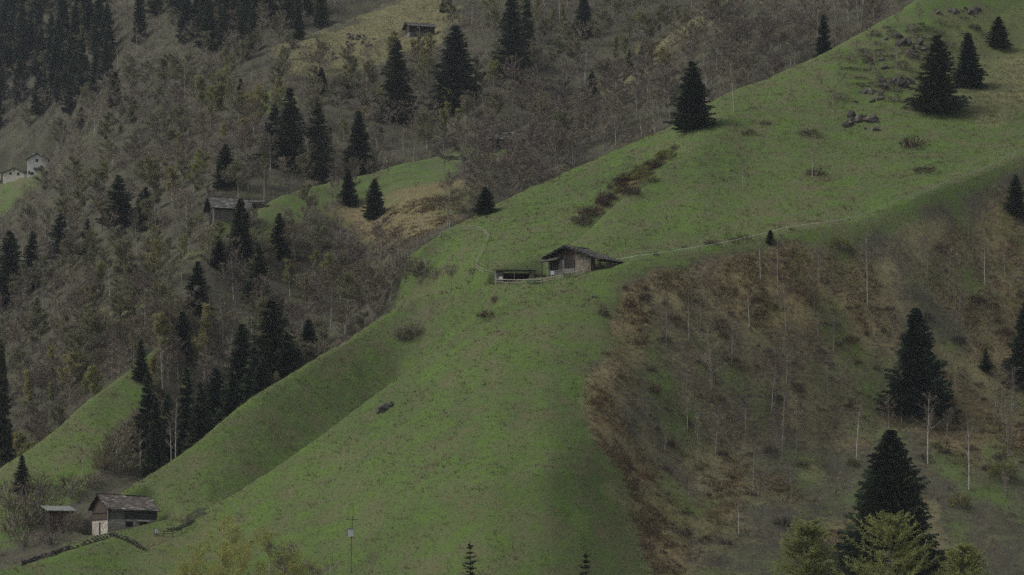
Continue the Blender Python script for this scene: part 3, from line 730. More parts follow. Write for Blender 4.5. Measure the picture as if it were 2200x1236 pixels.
for u, v in [(400, 60), (395, 30), (480, 80), (520, 100), (545, 40), (640, 55), (690, 30), (585, 20), (610, 10), (130, 190), (150, 220), (95, 210), (160, 180)]:
    p = hit(u, v + 30, 500)
    plant('spruce_tree', SPR[int(RNG.integers(6))], p, 'spruce standing loose below the far forest ' + ('above the far hamlet' if u < 140 else 'near the rocky far ridge' if u < 300 else 'beyond the rocky far ridge' if u < 500 else 'at the edge of the far dry meadow' if u > 600 else 'above the scree stones'), 'loose spruces below the far forest', 'tree', sx=rnd(.8, 1.0), sz=rnd(.8, 1.15))

# ------------------------------------------------------------------ broadleaf woods
BARE = [make_broadleaf(9, 2.4, 18, 1900, M_bark, M_twig, first=0.30) for _ in range(3)] + \
       [make_broadleaf(9, 2.1, 18, 1700, M_bark, M_twig, first=0.25, stems=3), make_broadleaf(9, 2.8, 20, 2000, M_bark, M_twig, first=0.32, up=0.4)]
OLIVE = [make_broadleaf(8.5, 2.2, 16, 1300, M_bark, [M_twig, M_olive], leaf=0.8, leaf_size=0.13) for _ in range(2)] + [make_broadleaf(8.5, 2.4, 16, 1300, M_bark, [M_twig, M_olive], leaf=0.75, leaf_size=0.13, stems=2)]
LEAFY = [make_broadleaf(9, 1.9, 18, 1500, M_white, [M_twig, M_leaf], leaf=0.8, leaf_size=0.11, narrow=0.7, up=0.9), make_broadleaf(9, 2.2, 18, 1600, M_white, [M_twig, M_leaf], leaf=0.75, leaf_size=0.11, up=0.8), make_broadleaf(9, 1.7, 16, 1400, M_bark, [M_twig, M_leaf], leaf=0.85, leaf_size=0.11, narrow=0.6, up=1.0)]
BIRCH = [make_broadleaf(9, 1.4, 18, 620, M_white, M_twig, first=0.38, narrow=0.8, twig_w=0.03, up=0.8, thick=0.62) for _ in range(4)]
THIN = [make_broadleaf(8, 1.6, 16, 900, M_bark, M_twig, first=0.32, narrow=0.85, twig_w=0.032, up=0.8, thick=0.6) for _ in range(3)] + [make_broadleaf(8, 2.0, 16, 1000, M_bark, M_twig, first=0.28, twig_w=0.032, stems=2, thick=0.7)]

no_trees = [[(860, 105), (868, 40), (965, 40), (955, 105)], [(1040, 335), (1045, 285), (1140, 285), (1140, 335)], [(415, 510), (425, 440), (575, 425), (575, 470), (480, 515)],  # photograph outlines of open ground: nothing woody may root here
    [(430, 520), (440, 485), (560, 432), (740, 378), (850, 348), (1010, 312), (1020, 350), (900, 380), (760, 405), (640, 470), (520, 505)],
    [(740, 430), (860, 395), (1000, 372), (1030, 440), (960, 485), (850, 545), (760, 520), (700, 470)],
    [(590, 105), (700, 55), (830, 5), (900, -40), (1000, -40), (985, 40), (945, 90), (880, 110), (800, 150), (700, 160)],
    [(-50, 330), (60, 320), (110, 350), (105, 400), (40, 480), (-50, 520)],
    [(500, 245), (530, 214), (625, 192), (625, 235)],
    [(1225, 228), (1300, 165), (1400, 100), (1480, 40), (1560, -30), (1580, 0), (1500, 60), (1420, 130), (1330, 190), (1250, 235)]]
def blocked(u, v):
    a, b_ = np.array([u]), np.array([v])
    return any(in_poly(a, b_, P)[0] for P in no_trees)
wood = []     # (kind, loc, projected size, scale)
cells = {}
def roomy(x, y, d):
    cx, cy = int(x // d), int(y // d)
    for i in (-1, 0, 1):
        for j in (-1, 0, 1):
            for q in cells.get((d, cx + i, cy + j), ()):
                if (q[0] - x) ** 2 + (q[1] - y) ** 2 < d * d: return False
    cells.setdefault((d, cx, cy), []).append((x, y)); return True
def fill(n, ulo, uhi, yfun, d, pick, hlo, hhi, vlim=(-80, 1236), name=''):
    for _ in range(n):
        u = rnd(ulo, uhi); y0, y1 = yfun(u)
        if y1 <= y0: continue
        Y = rnd(y0, y1); p = at_Y(u, Y); v = VH - FPX * p[2] / Y
        if v < vlim[0] or v > vlim[1] + 120 or blocked(u, v): continue
        if not roomy(p[0], p[1], d): continue
        k = pick(u, v); h = rnd(hlo, hhi)
        wood.append((k, p, h * ppm(Y), h, u, v, name))
def mixpick(weights):
    ks, ws = zip(*weights); ws = np.array(ws) / sum(ws)
    return lambda u, v: ks[int(RNG.choice(len(ks), p=ws))]
# gully wood behind the green spur up to the hut spur
fill(1500, 60, 870, lambda u: (sil(1, u)[0] + 0.45 * (sil(1, u)[1] - sil(1, u)[0]) + 2 if u > 300 else sil(4, u)[1] - 8, sil(5, u)[0] - 4), 3.5,
     lambda u, v: mixpick([('bare', 7), ('olive', 3.5 if u < 420 else 1.2), ('leafy', 2.6 if u < 450 and v > 560 else 0.3), ('birch', .9)])(u, v), 4.5, 8.5, name='gully wood')
# behind the hut spur, up to the far ridge
fill(3600, -40, 1540, lambda u: (sil(5, u)[0] + 0.4 * (sil(5, u)[1] - sil(5, u)[0]) + 2, sil(6, u)[0] + 4), 4.1,
     lambda u, v: mixpick([('bare', 6.5), ('olive', 2.8), ('leafy', 1.6 if u > 380 else .5), ('birch', 1.0)])(u, v), 5.0, 9.5, name='middle wood')
# behind the meadow crest on the right
fill(1100, 940, 2010, lambda u: (sil(3, u)[0] + 0.45 * (sil(3, u)[1] - sil(3, u)[0]), sil(5, u)[0] - 6), 3.9,
     lambda u, v: mixpick([('bare', 9), ('olive', 1.0 if u < 1400 else .15), ('leafy', .3 if u < 1350 else 0.05), ('birch', 1.0)])(u, v), 6.5, 10.5, name='crest wood')
# far slope among and below the spruces
fill(2800, -40, 900, lambda u: (sil(6, u)[1] - 10, sil(6, u)[1] + 150), 4.3, mixpick([('bare', 7), ('olive', 3), ('birch', .4)]), 6, 10, name='far wood')
# left edge: narrow wood above the lower meadow
fill(160, -30, 330, lambda u: (sil(4, u)[0] + 8, sil(5, u)[0] - 3), 3.4, mixpick([('bare', 5), ('olive', 2.5), ('leafy', 1.5)]), 4.5, 8.0, name='gully wood')
wood.sort(key=lambda t: -t[2])
SRC = {'bare': (BARE, 'bare_tree', 9.0), 'olive': (OLIVE, 'budding_tree', 8.5), 'leafy': (LEAFY, 'leafing_birch_tree', 9.0), 'birch': (BIRCH, 'white_birch_tree', 9.0)}
LIMIT = {'bare': 280, 'olive': 280, 'leafy': 200, 'birch': 150}
LAND = [(480, 450, 'the slate-roofed stone hut'), (640, 330, 'the dark mid-slope spruce clump'), (60, 360, 'the far hamlet'), (250, 210, 'the rocky far ridge'), (890, 65, 'the far timber barn'), (720, 110, 'the far dry meadow'), (570, 220, 'the small bright clearing'), (1090, 305, 'the ruined slate hut'), (980, 190, 'the broad tall wood spruce'), (1110, 110, 'the very tall spruce'), (1330, 150, 'the tan strip of grass'), (1487, 240, 'the crest spruce'), (1577, 190, 'the crest birch trunk'), (1770, 90, 'the spruce behind the meadow crest'), (1900, 20, 'the top of the meadow crest'), (1240, 340, 'the middle of the meadow crest'), (1043, 430, 'the rounded crest spruce'), (880, 440, 'the bracken slope'), (780, 640, 'the hollow left of the low shed'), (560, 720, 'the gully spruces'), (400, 700, 'the bushy rounded spruce'), (420, 620, 'the neat cone-shaped spruce'), (255, 440, 'the wide spreading spruce'), (90, 560, 'the left-hand spruce row'), (200, 780, 'the lower left meadow'), (80, 800, 'the spruce at the lower meadow edge'), (330, 600, 'the dry slope'), (340, 350, 'the grey scrub below the rocky ridge'), (1480, 60, 'the top of the tan strip')]
def near_land(u, v): return min(LAND, key=lambda t: (t[0] - u) ** 2 + (t[1] - v) ** 2)[2]
KIND = {'bare': 'bare grey-brown tree', 'olive': 'olive budding tree', 'leafy': 'yellow-green leafing birch', 'birch': 'slim bare white-trunked birch'}
used, rest = {}, []
for k, p, size, h, u, v, zone in wood:
    if used.get(k, 0) >= LIMIT[k]: rest.append((k, p, h)); continue
    used[k] = used.get(k, 0) + 1
    src, nm, H0 = SRC[k]
    s = h / H0
    plant(nm, src[int(RNG.integers(len(src)))], p - np.array([0, 0, 0.1]), ('tall ' if h > 8.2 else 'small ' if h < 6.2 else '') + KIND[k] + ' in the wood near ' + near_land(u, v), KIND[k] + 's near ' + near_land(u, v), 'tree', sx=s * rnd(.85, 1.15), sz=s, lean=(rnd(-.05, .05), rnd(-.05, .05)))
# the remaining small trees of the far wood as one mass
if rest:
    lo = [(a, b_) for a, b_ in BARE[:3]]
    V, F, n0 = [], [], 0
    for k, p, h in rest[:1300]:
        me = lo[int(RNG.integers(3))][1]
        nv = len(me.vertices); co = np.empty(nv * 3, np.float32); me.vertices.foreach_get('co', co); co = co.reshape(-1, 3)
        tris = np.arange(nv // 3); tris = tris[RNG.random(len(tris)) < 0.2]
        cc = co.reshape(-1, 3, 3)[tris].copy()
        mid = cc.mean(1, keepdims=True); cc = mid + (cc - mid) * 1.5
        a = rnd(0, 6.283); ca, sa = math.cos(a), math.sin(a); s = h / 9.0
        R_ = np.array([[ca, -sa, 0], [sa, ca, 0], [0, 0, 1]]) * s
        V.append((cc.reshape(-1, 3) @ R_.T) + p)
    V = np.concatenate(V); F = np.arange(len(V), dtype=np.int32)
    me = bpy.data.meshes.new('far_woodland'); me.vertices.add(len(V)); me.vertices.foreach_set('co', V.astype(np.float32).ravel())
    me.loops.add(len(V)); me.loops.foreach_set('vertex_index', F); me.polygons.add(len(V) // 3); me.polygons.foreach_set('loop_start', F[::3].copy())
    me.update(calc_edges=True); me.materials.append(M_twig)
    o = bpy.data.objects.new('far_woodland', me); COL.objects.link(o); o['kind'] = 'stuff'
    o['label'] = 'mass of small bare trees filling the far wood'; o['category'] = 'woodland'

# ------------------------------------------------------------------ white birch trunks that stand out, one by one
for u, vb, h, lab in [
    (1577, 240, 118, 'white birch trunk standing out in front of the bare wood on the meadow crest'),
    (1864, 656, 150, 'curved white birch trunk on the brown slope below the white tape fence'),
    (1634, 604, 105, 'thin white birch on the brown slope below the tiny spruce sapling'),
    (2115, 612, 90, 'straight white birch high on the right brown slope'),
    (660, 398, 98, 'bare white birch with spread branches in front of the dark spruce clump'),
    (567, 442, 88, 'forked white birch beside the end of the stone hut'),
    (397, 212, 74, 'white birch on the far ridge above the reddish bare patch'),
    (505, 247, 84, 'white birch beside the narrow spruce near the bright clearing'),
    (390, 612, 46, 'short leaning white birch on the dry slope'),
    (502, 645, 92, 'slanting white birch in the gully in front of dark spruces'),
    (1840, 992, 128, 'straight pale birch between the two large spruces of the brown slope'),
    (2082, 1052, 165, 'pale birch right of the huge spruce'),
    (1587, 1150, 84, 'short pale birch low on the brown slope'),
    (1993, 996, 160, 'multi-stemmed pale sapling below the large broad spruce'),
    (1745, 382, 70, 'faint sapling with a dark tussock at its foot on the meadow'),
    (1596, 408, 62, 'small pale sapling on the meadow above the tape fence'),
    (1653, 212, 30, 'short bent birch stump at the top of the meadow'),
    (984, 320, 62, 'slim white birch above the dry-stone terrace wall'),
    (1008, 350, 50, 'slim white birch in front of the ruined hut'),
    (898, 434, 50, 'lone thin birch on the red-brown bracken slope'),
    (888, 350, 68, 'white birch at the wood edge above the grass spur'),
    (240, 815, 100, 'grey birch in the scrub of the left slope'),
    (350, 850, 130, 'white-stemmed birch beside the bushy rounded spruce'),
    (175, 1045, 110, 'pale speckled birch behind the metal-roofed shed'),
    (1201, 222, 60, 'slim birch at the foot of the tan strip'), (1257, 178, 90, 'tall slim birch left of the tan strip'),
    (1388, 180, 60, 'slim birch at the right edge of the tan strip')]:
    p = hit(u, vb)
    plant('white_birch_tree', BIRCH[int(RNG.integers(4))], p, lab, None, 'tree', sx=h / ppm(p[1]) / 9 * 1.15, sz=h / ppm(p[1]) / 9 * 1.1, lean=(rnd(-.04, .04), rnd(-.06, .06)))
for u, dY, h in [(377, 2.5, 140), (368, 2.2, 108)]:
    n_, f_ = sil(1, u); p = at_Y(u, n_ + dY)
    plant('white_birch_tree', BIRCH[int(RNG.integers(4))], p, 'tall white birch of the pair on the edge of the green spur', 'pair of spur birches', 'tree', sx=h / ppm(p[1]) / 9, sz=h / ppm(p[1]) / 9 * 1.1)
for u, vb, h, lab in [(432, 245, 85, 'yellow-green leafing birch left of the white birch near the bright clearing'), (480, 215, 75, 'pale leafing birch behind the white birch near the bright clearing'), (462, 262, 80, 'leafing birch in front of the white birch near the bright clearing'), (545, 290, 110, 'large olive-yellow leafing tree left of the dark spruce clump'), (530, 345, 100, 'leafing tree below the olive-yellow one beside the cone-shaped spruce'), (952, 300, 70, 'rounded yellow-green birch above the terrace wall'), (905, 310, 60, 'small leafing birch left of the rounded one above the terrace wall'), (1250, 250, 60, 'bright leafing shrub tree at the foot of the tan strip'), (1430, 170, 70, 'leafing birch beyond the tan strip'), (350, 800, 130, 'tall yellow-green birch beside the bushy rounded spruce'), (215, 650, 90, 'pale olive rounded tree on the scrub slope'), (150, 860, 110, 'yellow-green birch above the lower left meadow'), (110, 840, 100, 'wide olive birch above the lower left meadow'), (370, 440, 90, 'olive leafing tree uphill of the stone hut'), (330, 420, 80, 'smaller olive leafing tree uphill of the stone hut'), (180, 420, 60, 'slim leafing birch in the left wood'), (1000, 260, 60, 'yellow-green birch below the broad tall spruce'), (745, 190, 45, 'pale leafing tree beside the short young spruce')]:
    p = hit(u, vb, 420); s = h / ppm(p[1]) / 9
    plant('leafing_birch_tree', LEAFY[int(RNG.integers(3))], p, lab, None, 'tree', sx=s * 1.1, sz=s)
# thin bare saplings dotted over the brown slope
thin = [(1432, 745, 100), (1530, 838, 150), (1537, 1005, 130), (1572, 788, 110), (1477, 925, 85), (1667, 866, 130), (1680, 990, 90), (1750, 680, 95), (1700, 800, 110), (1603, 950, 110), (1790, 760, 90), (1880, 720, 80), (1610, 700, 80), (1760, 600, 75), (1990, 600, 95), (2060, 690, 90), (1935, 560, 75), (2140, 900, 110), (2050, 850, 100), (2170, 980, 130), (1810, 1120, 110), (1700, 1080, 90), (1640, 1040, 70), (1480, 1080, 60), (1505, 700, 75), (1930, 640, 90), (2080, 520, 75), (2160, 600, 80), (1410, 620, 40), (1300, 680, 34), (1780, 870, 95), (1720, 930, 80)] + [(rnd(1400, 2200), rnd(620, 1120), rnd(60, 130)) for _ in range(34)]
SL = [(1864, 600, 'the curved white birch'), (1968, 800, 'the large broad spruce'), (1655, 560, 'the tiny spruce sapling by the fence'), (2182, 500, 'the dark spruce below the fence'), (1320, 800, 'the meadow boundary'), (1360, 1100, 'the lower meadow boundary'), (1840, 940, 'the straight pale birch'), (1587, 1110, 'the short pale birch'), (2082, 1000, 'the pale birch right of the huge spruce'), (1914, 1050, 'the huge spruce'), (2118, 780, 'the small spruce sapling'), (1430, 640, 'the rusty upper scrub'), (1600, 850, 'the middle of the brown slope'), (2000, 560, 'the top of the brown slope'), (1732, 1150, 'the rounded larch'), (1500, 1000, 'the lower brown slope')]
def near_slope(u, v): return min(SL, key=lambda t: (t[0] - u) ** 2 + (t[1] - v) ** 2)[2]
for u, vb, h in thin:
    p = hit(u, vb); s = h / ppm(p[1]) / 8
    plant('bare_sapling', THIN[int(RNG.integers(4))], p, ('tall' if h > 100 else 'short' if h < 80 else 'thin') + ' bare grey sapling near ' + near_slope(u, vb), 'bare saplings dotted over the brown slope', 'tree', sx=s * rnd(.95, 1.3), sz=s * 1.05, lean=(rnd(-.05, .05), rnd(-.08, .08)))
for u, vb, h in [(1830, 95, 55), (1860, 75, 60), (1905, 60, 60), (1930, 70, 70), (1975, 60, 60), (1870, 110, 60), (1925, 150, 80), (1800, 150, 50), (1790, 260, 70), (1810, 200, 60), (1700, 240, 55), (1880, 170, 65), (1760, 200, 50), (1840, 140, 60), (1960, 110, 60), (1580, 300, 40), (1640, 330, 40)]:
    p = hit(u, vb); s = h / ppm(p[1]) / 8
    plant('bare_sapling', THIN[int(RNG.integers(4))], p, 'thin bare sapling on the meadow near the rock outcrops', 'bare saplings by the rock outcrops', 'tree', sx=s * 1.1, sz=s)
for u, vb, h in [(800, 690, 70), (820, 665, 80), (840, 650, 70), (780, 640, 90), (870, 610, 60), (750, 600, 100), (720, 560, 100), (700, 620, 90), (900, 612, 55), (690, 700, 90), (735, 650, 80)]:
    p = hit(u, vb, 440); s = h / ppm(p[1]) / 9
    plant('bare_tree', BARE[int(RNG.integers(5))], p, 'bare tree in the hollow left of the low shed', 'bare trees of the hollow', 'tree', sx=s, sz=s)
# big bare trees around the ruined hut
for u, vb, h in [(1020, 320, 130), (1170, 365, 110), (1195, 372, 120), (1150, 340, 90), (1130, 395, 60)]:
    p = hit(u, vb, 480); s = h / ppm(p[1]) / 9
    plant('bare_tree', BARE[int(RNG.integers(5))], p, 'bare twiggy tree close to the ruined slate hut', 'bare trees round the ruined hut', 'tree', sx=s * .9, sz=s)

# ------------------------------------------------------------------ foreground larches, young birches and bushes at the valley edge
LARCH = [make_larch(22, 3.5, 4.2, 230, 5.0), make_larch(22, 2.4, 4.5, 520, 3.0, 0.42, (.8, 1.05))]
AIRY = [make_broadleaf(14, 2.7, 34, 3000, M_white, [M_airy, M_airy], leaf=0.8, leaf_size=0.065, narrow=0.9, up=0.75, twig_w=0.03, first=0.15, thick=0.7) for _ in range(3)]
for u, tip, Y, w, k, lab in [(1912, 1108, 205, 205, 0, 'open-branched pale green larch in front of the huge spruce'), (1732, 1118, 235, 130, 1, 'rounded dense pale larch left of the huge spruce'), (2068, 1172, 225, 130, 1, 'thin pale larch right of the huge spruce')]:
    p = at_Y(u, Y); H = Y * (VH - tip) / FPX - p[2]
    plant('larch_tree', LARCH[k], p, lab, None, 'tree', sx=H / 22 * 1.0, sz=H / 22)
for u, tip, Y, k, lab in [(470, 1098, 352, 1, 'yellow-green birch in young leaf below the garden fence'), (430, 1140, 350, 0, 'shorter yellow-green birch left of its taller neighbour below the garden fence'), (575, 1112, 350, 0, 'yellow-green birch between the leafing pair and the brown bush'), (510, 1150, 345, 1, 'leafing birch filling the gap below the garden fence'), (655, 1165, 345, 2, 'narrow leafing birch right of the brown bare bush'), (400, 1185, 348, 2, 'low leafing birch on the grass below the barn')]:
    p = at_Y(u, Y); H = Y * (VH - tip) / FPX - p[2]
    plant('leafing_birch_tree', AIRY[k], p, lab, None, 'tree', sx=H / 14 * 1.1, sz=H / 14)
for u, tip, Y, lab in [(612, 1130, 346, 'brown bare bush among the leafing birches'), (690, 1180, 344, 'small bare bush right of the leafing birches')]:
    p = at_Y(u, Y); H = Y * (VH - tip) / FPX - p[2]
    plant('bare_tree', THIN[3], p, lab, None, 'tree', sx=H / 8 * 1.0, sz=H / 8)

# ------------------------------------------------------------------ shrubs and tussocks
SHR_DARK = [make_shrub(1.0, 0.55, 260, M_twig_red, flat=0.35) for _ in range(3)]
SHR_GREY = [make_shrub(1.2, 1.7, 380, M_twig) for _ in range(3)]
SHR_OLIVE = [make_shrub(1.3, 1.7, 420, M_twig, leaf=0.9, leafmat=M_olive) for _ in range(2)]
SHR_YEL = [make_shrub(1.2, 1.3, 420, M_twig, leaf=1.0, leafmat=M_bright) for _ in range(2)]
def shrub(kind, src, u, v, wpx, hpx, label, group, ymin=330, R0=1.0, H0=0.55):
    p = hit(u, v, ymin); s = ppm(p[1])
    return plant(kind, src[int(RNG.integers(len(src)))], p - np.array([0, 0, .05]), label, group, 'shrub', sx=wpx / s / (2.1 * R0), sz=hpx / s / (H0 * 1.25), parts=('stems', 'branches'))
for u, v, w, h in [(1373, 741, 36, 20), (1428, 737, 38, 18), (1297, 680, 24, 28), (1655, 975, 42, 18), (1726, 1002, 32, 13), (1610, 978, 20, 8), (1668, 860, 40, 18), (1712, 838, 36, 20), (1500, 650, 30, 14), (1625, 648, 28, 14), (1740, 652, 24, 12), (1825, 735, 28, 18), (1880, 670, 36, 16), (1912, 668, 26, 14), (1800, 742, 20, 10), (1570, 780, 40, 18), (1545, 705, 46, 22), (1470, 640, 34, 16), (1445, 690, 40, 18), (1385, 640, 30, 14), (1350, 660, 36, 16), (1400, 800, 30, 18), (1405, 845, 34, 26), (1480, 915, 30, 16), (1550, 980, 36, 16), (1612, 1065, 32, 14), (1470, 1150, 40, 24), (1390, 1180, 40, 22), (1560, 1170, 30, 14), (2090, 970, 30, 18), (2195, 920, 34, 16), (2030, 975, 30, 14), (2150, 990, 36, 22), (2120, 1010, 30, 14), (1985, 985, 34, 14), (2060, 740, 40, 22), (1990, 690, 40, 24), (2100, 650, 44, 20), (2020, 540, 36, 20), (2160, 720, 40, 22), (1900, 890, 42, 22), (1650, 760, 26, 12), (1500, 1010, 28, 14), (1680, 1130, 44, 26), (1750, 1170, 40, 20), (1440, 960, 26, 14)]:
    shrub('heather_clump', SHR_DARK, u, v, w, h, 'dark brown brush clump near ' + near_slope(u, v), 'dark brush clumps on the brown slope')
more = 0
while more < 85:
    v = rnd(560, 1230); u = rnd(1280, 2240)
    p = hit(u, v)
    if mask_at(brk, u, p[1]) < 0.4 or p[1] > 475: continue
    wc = rnd(10, 28); shrub('heather_clump', SHR_DARK, u, v, wc, rnd(6, 14), ('small' if wc < 16 else 'low') + ' brown brush tuft near ' + near_slope(u, v), 'dark brush clumps on the brown slope'); more += 1
for u, v, w, h, lab in [(1755, 378, 48, 20, 'dark brush clump at the foot of the faint meadow sapling'), (1958, 318, 56, 34, 'reddish bare shrub on the meadow below the broad spruce'), (1740, 293, 50, 18, 'low brown shrub on the meadow left of the rock outcrop'), (1985, 371, 60, 15, 'flat dark brush patch on the bright meadow'), (1608, 290, 34, 14, 'small brown tussock on the meadow beside the saplings'), (1645, 268, 28, 12, 'small reddish tussock by the meadow birch'), (1530, 527, 40, 15, 'dark brush clump under the white tape fence'), (1577, 520, 26, 12, 'small dark brush clump under the tape fence'), (1600, 514, 30, 12, 'dark brush clump beside the tiny spruce sapling'), (1470, 533, 16, 6, 'tiny dark tussock under the tape fence'), (1700, 494, 14, 7, 'tiny dark tussock at a tape fence post'), (1410, 549, 16, 7, 'tiny brown tussock beside the tape fence uphill of the hut'), (1063, 650, 18, 16, 'small bare shrub at the crest of the near spur'), (1045, 682, 44, 18, 'tangle of dead stems on the edge of the near spur')]:
    shrub('heather_clump', SHR_DARK, u, v, w, h, lab, None)
# brush in the meadow fold
for i in range(34):
    t = (i + RNG.random()) / 34; u = 1240 + 212 * t; v = np.interp(u, [1200, 1250, 1300, 1380, 1450], [572, 505, 452, 402, 340]) - rnd(2, 44) + (8 if t > .5 else 0)
    p = hit(u, v, 425)
    if t > 0.42 and RNG.random() < 0.55: plant('yellow_shrub', SHR_YEL[int(RNG.integers(2))], p, 'yellow-green shrub in the brushy meadow fold above the hut', 'yellow shrubs of the meadow fold', 'shrub', sx=rnd(.7, 1.4), sz=rnd(.6, 1.1), parts=('stems', 'branches'))
    else: plant('heather_clump', SHR_DARK[int(RNG.integers(3))], p, 'dark brown brush in the meadow fold above the hut', 'dark brush of the meadow fold', 'shrub', sx=rnd(.8, 1.7), sz=rnd(1.2, 2.6), parts=('stems', 'branches'))
for u, v, w, h, lab in [(2155, 1030, 60, 50, 'bright green shrub at the edge of the right slope'), (2060, 1090, 44, 36, 'small bright green bush right of the huge spruce'), (1805, 535, 44, 34, 'bright green bush at the top of the brown slope'), (1830, 1000, 24, 24, 'small yellow-green bush left of the huge spruce'), (2010, 962, 24, 18, 'tiny yellow-green bush beside the multi-stemmed sapling'), (425, 478, 22, 18, 'yellow-green bush at the gable of the stone hut')]:
    shrub('yellow_shrub', SHR_YEL, u, v, w, h, lab, None, R0=1.2, H0=1.3)
for u, v, w, h in [(250, 985, 80, 70), (300, 960, 90, 80), (275, 1020, 60, 60), (330, 935, 70, 60), (225, 1010, 60, 50), (320, 1010, 60, 50)]:
    shrub('green_shrub', SHR_OLIVE, u, v, w, h, 'olive green shrub in the hollow behind the lower left barn', 'olive shrubs behind the barn', 395, 1.3, 1.7)
# bare bushes around the metal-roofed shed, left of the barn
for u, v, w, h in [(60, 1130, 90, 100), (100, 1120, 80, 90), (30, 1150, 80, 90), (130, 1150, 60, 60), (20, 1090, 70, 80), (150, 1070, 60, 70), (85, 1060, 70, 60), (165, 1140, 40, 40), (110, 1170, 60, 40), (55, 1175, 70, 50), (200, 1050, 50, 50)]:
    shrub('bare_bush', SHR_GREY, u, v, w, h, ('tall' if h > 75 else 'low' if h < 55 else 'rounded') + ' bare brown bush ' + ('against' if u > 95 else 'left of') + ' the metal-roofed shed', 'bare bushes round the metal-roofed shed', 383, 1.2, 1.7)
for u, v, w, h, lab in [(160, 1130, 44, 40, 'yellowish bush against the stone base of the lower barn')]:
    shrub('green_shrub', SHR_OLIVE, u, v, w, h, lab, None, 385, 1.3, 1.7)
for u, v, w, h in [(900, 590, 60, 50), (870, 580, 50, 50), (850, 600, 60, 60), (970, 590, 40, 30), (930, 600, 50, 36), (1015, 590, 20, 20), (820, 560, 60, 50)]:
    shrub('bare_bush', SHR_GREY, u, v, w, h, 'bare reddish-grey bush in the hollow left of the low shed', 'bare bushes of the hollow', 436, 1.2, 1.7)
i = 0
while i < 70:     # scrub on the bracken slope and below the hut
    u, v = rnd(60, 1000), rnd(380, 900); p = hit(u, v, 440)
    if mask_at(grass, u, p[1]) > 0.6 or p[1] > 580: continue
    shrub('bare_bush', SHR_GREY if RNG.random() < .65 else SHR_OLIVE, u, v, rnd(24, 50), rnd(16, 34), 'low bare bush on open scrub near ' + near_land(u, v), 'bushes of the scrub slope', 440, 1.2, 1.7); i += 1
i = 0
while i < 60:     # grey shrubs among rocks on the upper meadow
    u, v = rnd(1780, 2120), rnd(40, 250); p = hit(u, v, 430)
    if not (in_poly(np.array([u]), np.array([v]), [(1780, 200), (1830, 120), (1900, 60), (2120, 30), (2120, 80), (1990, 120), (1960, 210), (1850, 240)])[0]): continue
    shrub('bare_bush', SHR_GREY if RNG.random() < .5 else SHR_DARK, u, v, rnd(20, 44), rnd(10, 22), 'bare shrub among the rocks of the upper meadow', 'shrubs among the meadow rocks', 430, 1.2, 1.7); i += 1

# ------------------------------------------------------------------ ground cover nobody could count: grass, dead bracken, undergrowth
def scatter_cells(weight, n):
    w = (weight * VIS).astype(np.float64)
    area = np.gradient(XX, axis=0) * 0.6
    w = np.cumsum((w * area).ravel()); w /= w[-1]
    k = np.searchsorted(w, RNG.random(n)); i, j = np.unravel_index(k, UU.shape)
    i = np.clip(i, 0, NU - 2); j = np.clip(j, 0, len(YF) - 2)
    a, b_ = RNG.random(n), RNG.random(n)
    def bl(A): return A[i, j] * (1 - a) * (1 - b_) + A[i + 1, j] * a * (1 - b_) + A[i, j + 1] * (1 - a) * b_ + A[i + 1, j + 1] * a * b_
    return np.stack([bl(XX), bl(YY), bl(Zf)], -1)
def blades(name, P, per, h, w, spread, mat, label, cat, tilt=0.5, hvar=0.5):
    n = len(P)
    base = np.repeat(P, per, 0) + np.concatenate([RNG.normal(size=(n * per, 2)) * spread, np.full((n * per, 1), -0.04)], 1)
    hh = h * (1 + hvar * RNG.uniform(-1, 1, (n, 1)).repeat(per, 0)) * RNG.uniform(.7, 1.2, (n * per, 1))
    d = RNG.normal(size=(n * per, 3)) * tilt; d[:, 2] = 1; d /= np.linalg.norm(d, axis=1, keepdims=True)
    a = RNG.random(n * per) * 6.283; side = np.stack([np.cos(a), np.sin(a), np.zeros_like(a)], -1) * w * 0.5
    V = np.stack([base - side, base + side, base + d * hh], 1).reshape(-1, 3).astype(np.float32)
    me = bpy.data.meshes.new(name); F = np.arange(len(V), dtype=np.int32)
    me.vertices.add(len(V)); me.vertices.foreach_set('co', V.ravel()); me.loops.add(len(V)); me.loops.foreach_set('vertex_index', F)
    me.polygons.add(len(V) // 3); me.polygons.foreach_set('loop_start', F[::3].copy()); me.update(calc_edges=True)
    at = me.attributes.new('tone', 'FLOAT', 'POINT'); at.data.foreach_set('value', RNG.random(n).astype(np.float32).repeat(per * 3))
    me.materials.append(mat)
    o = bpy.data.objects.new(name, me); COL.objects.link(o); o['kind'] = 'stuff'; o['label'] = label; o['category'] = cat
    return o
def tone_mat(name, stops, big=None):
    m, nt, b = new_mat(name)
    c = ramp(nt, attr(nt, 'tone').outputs['Fac'], stops)
    if big: c = mixc(nt, vramp(nt, noise(nt, 0.18, 3, 0.6, objcoord(nt)), 0.4, 0.65), c, mixc(nt, 1.0, c, big, 'MULTIPLY'))
    nt.links.new(c, b.inputs['Base Color']); b.inputs['Roughness'].default_value = 1; b.inputs['Specular IOR Level'].default_value = 0.03
    return m
M_grass = tone_mat('meadow_grass', [(0.0, (0.058, 0.084, 0.032)), (0.4, (0.080, 0.110, 0.036)), (0.8, (0.104, 0.126, 0.046)), (1.0, (0.128, 0.116, 0.060))], (0.82, 0.9, 0.85))
M_drygrass = tone_mat('dry_grass', [(0.0, (0.143, 0.123, 0.068)), (0.5, (0.193, 0.165, 0.094)), (1.0, (0.116, 0.112, 0.053))])
M_brk = tone_mat('dead_bracken', [(0.0, (0.067, 0.045, 0.031)), (0.35, (0.110, 0.072, 0.045)), (0.7, (0.157, 0.119, 0.069)), (1.0, (0.101, 0.094, 0.045))], (0.88, 0.78, 0.72))
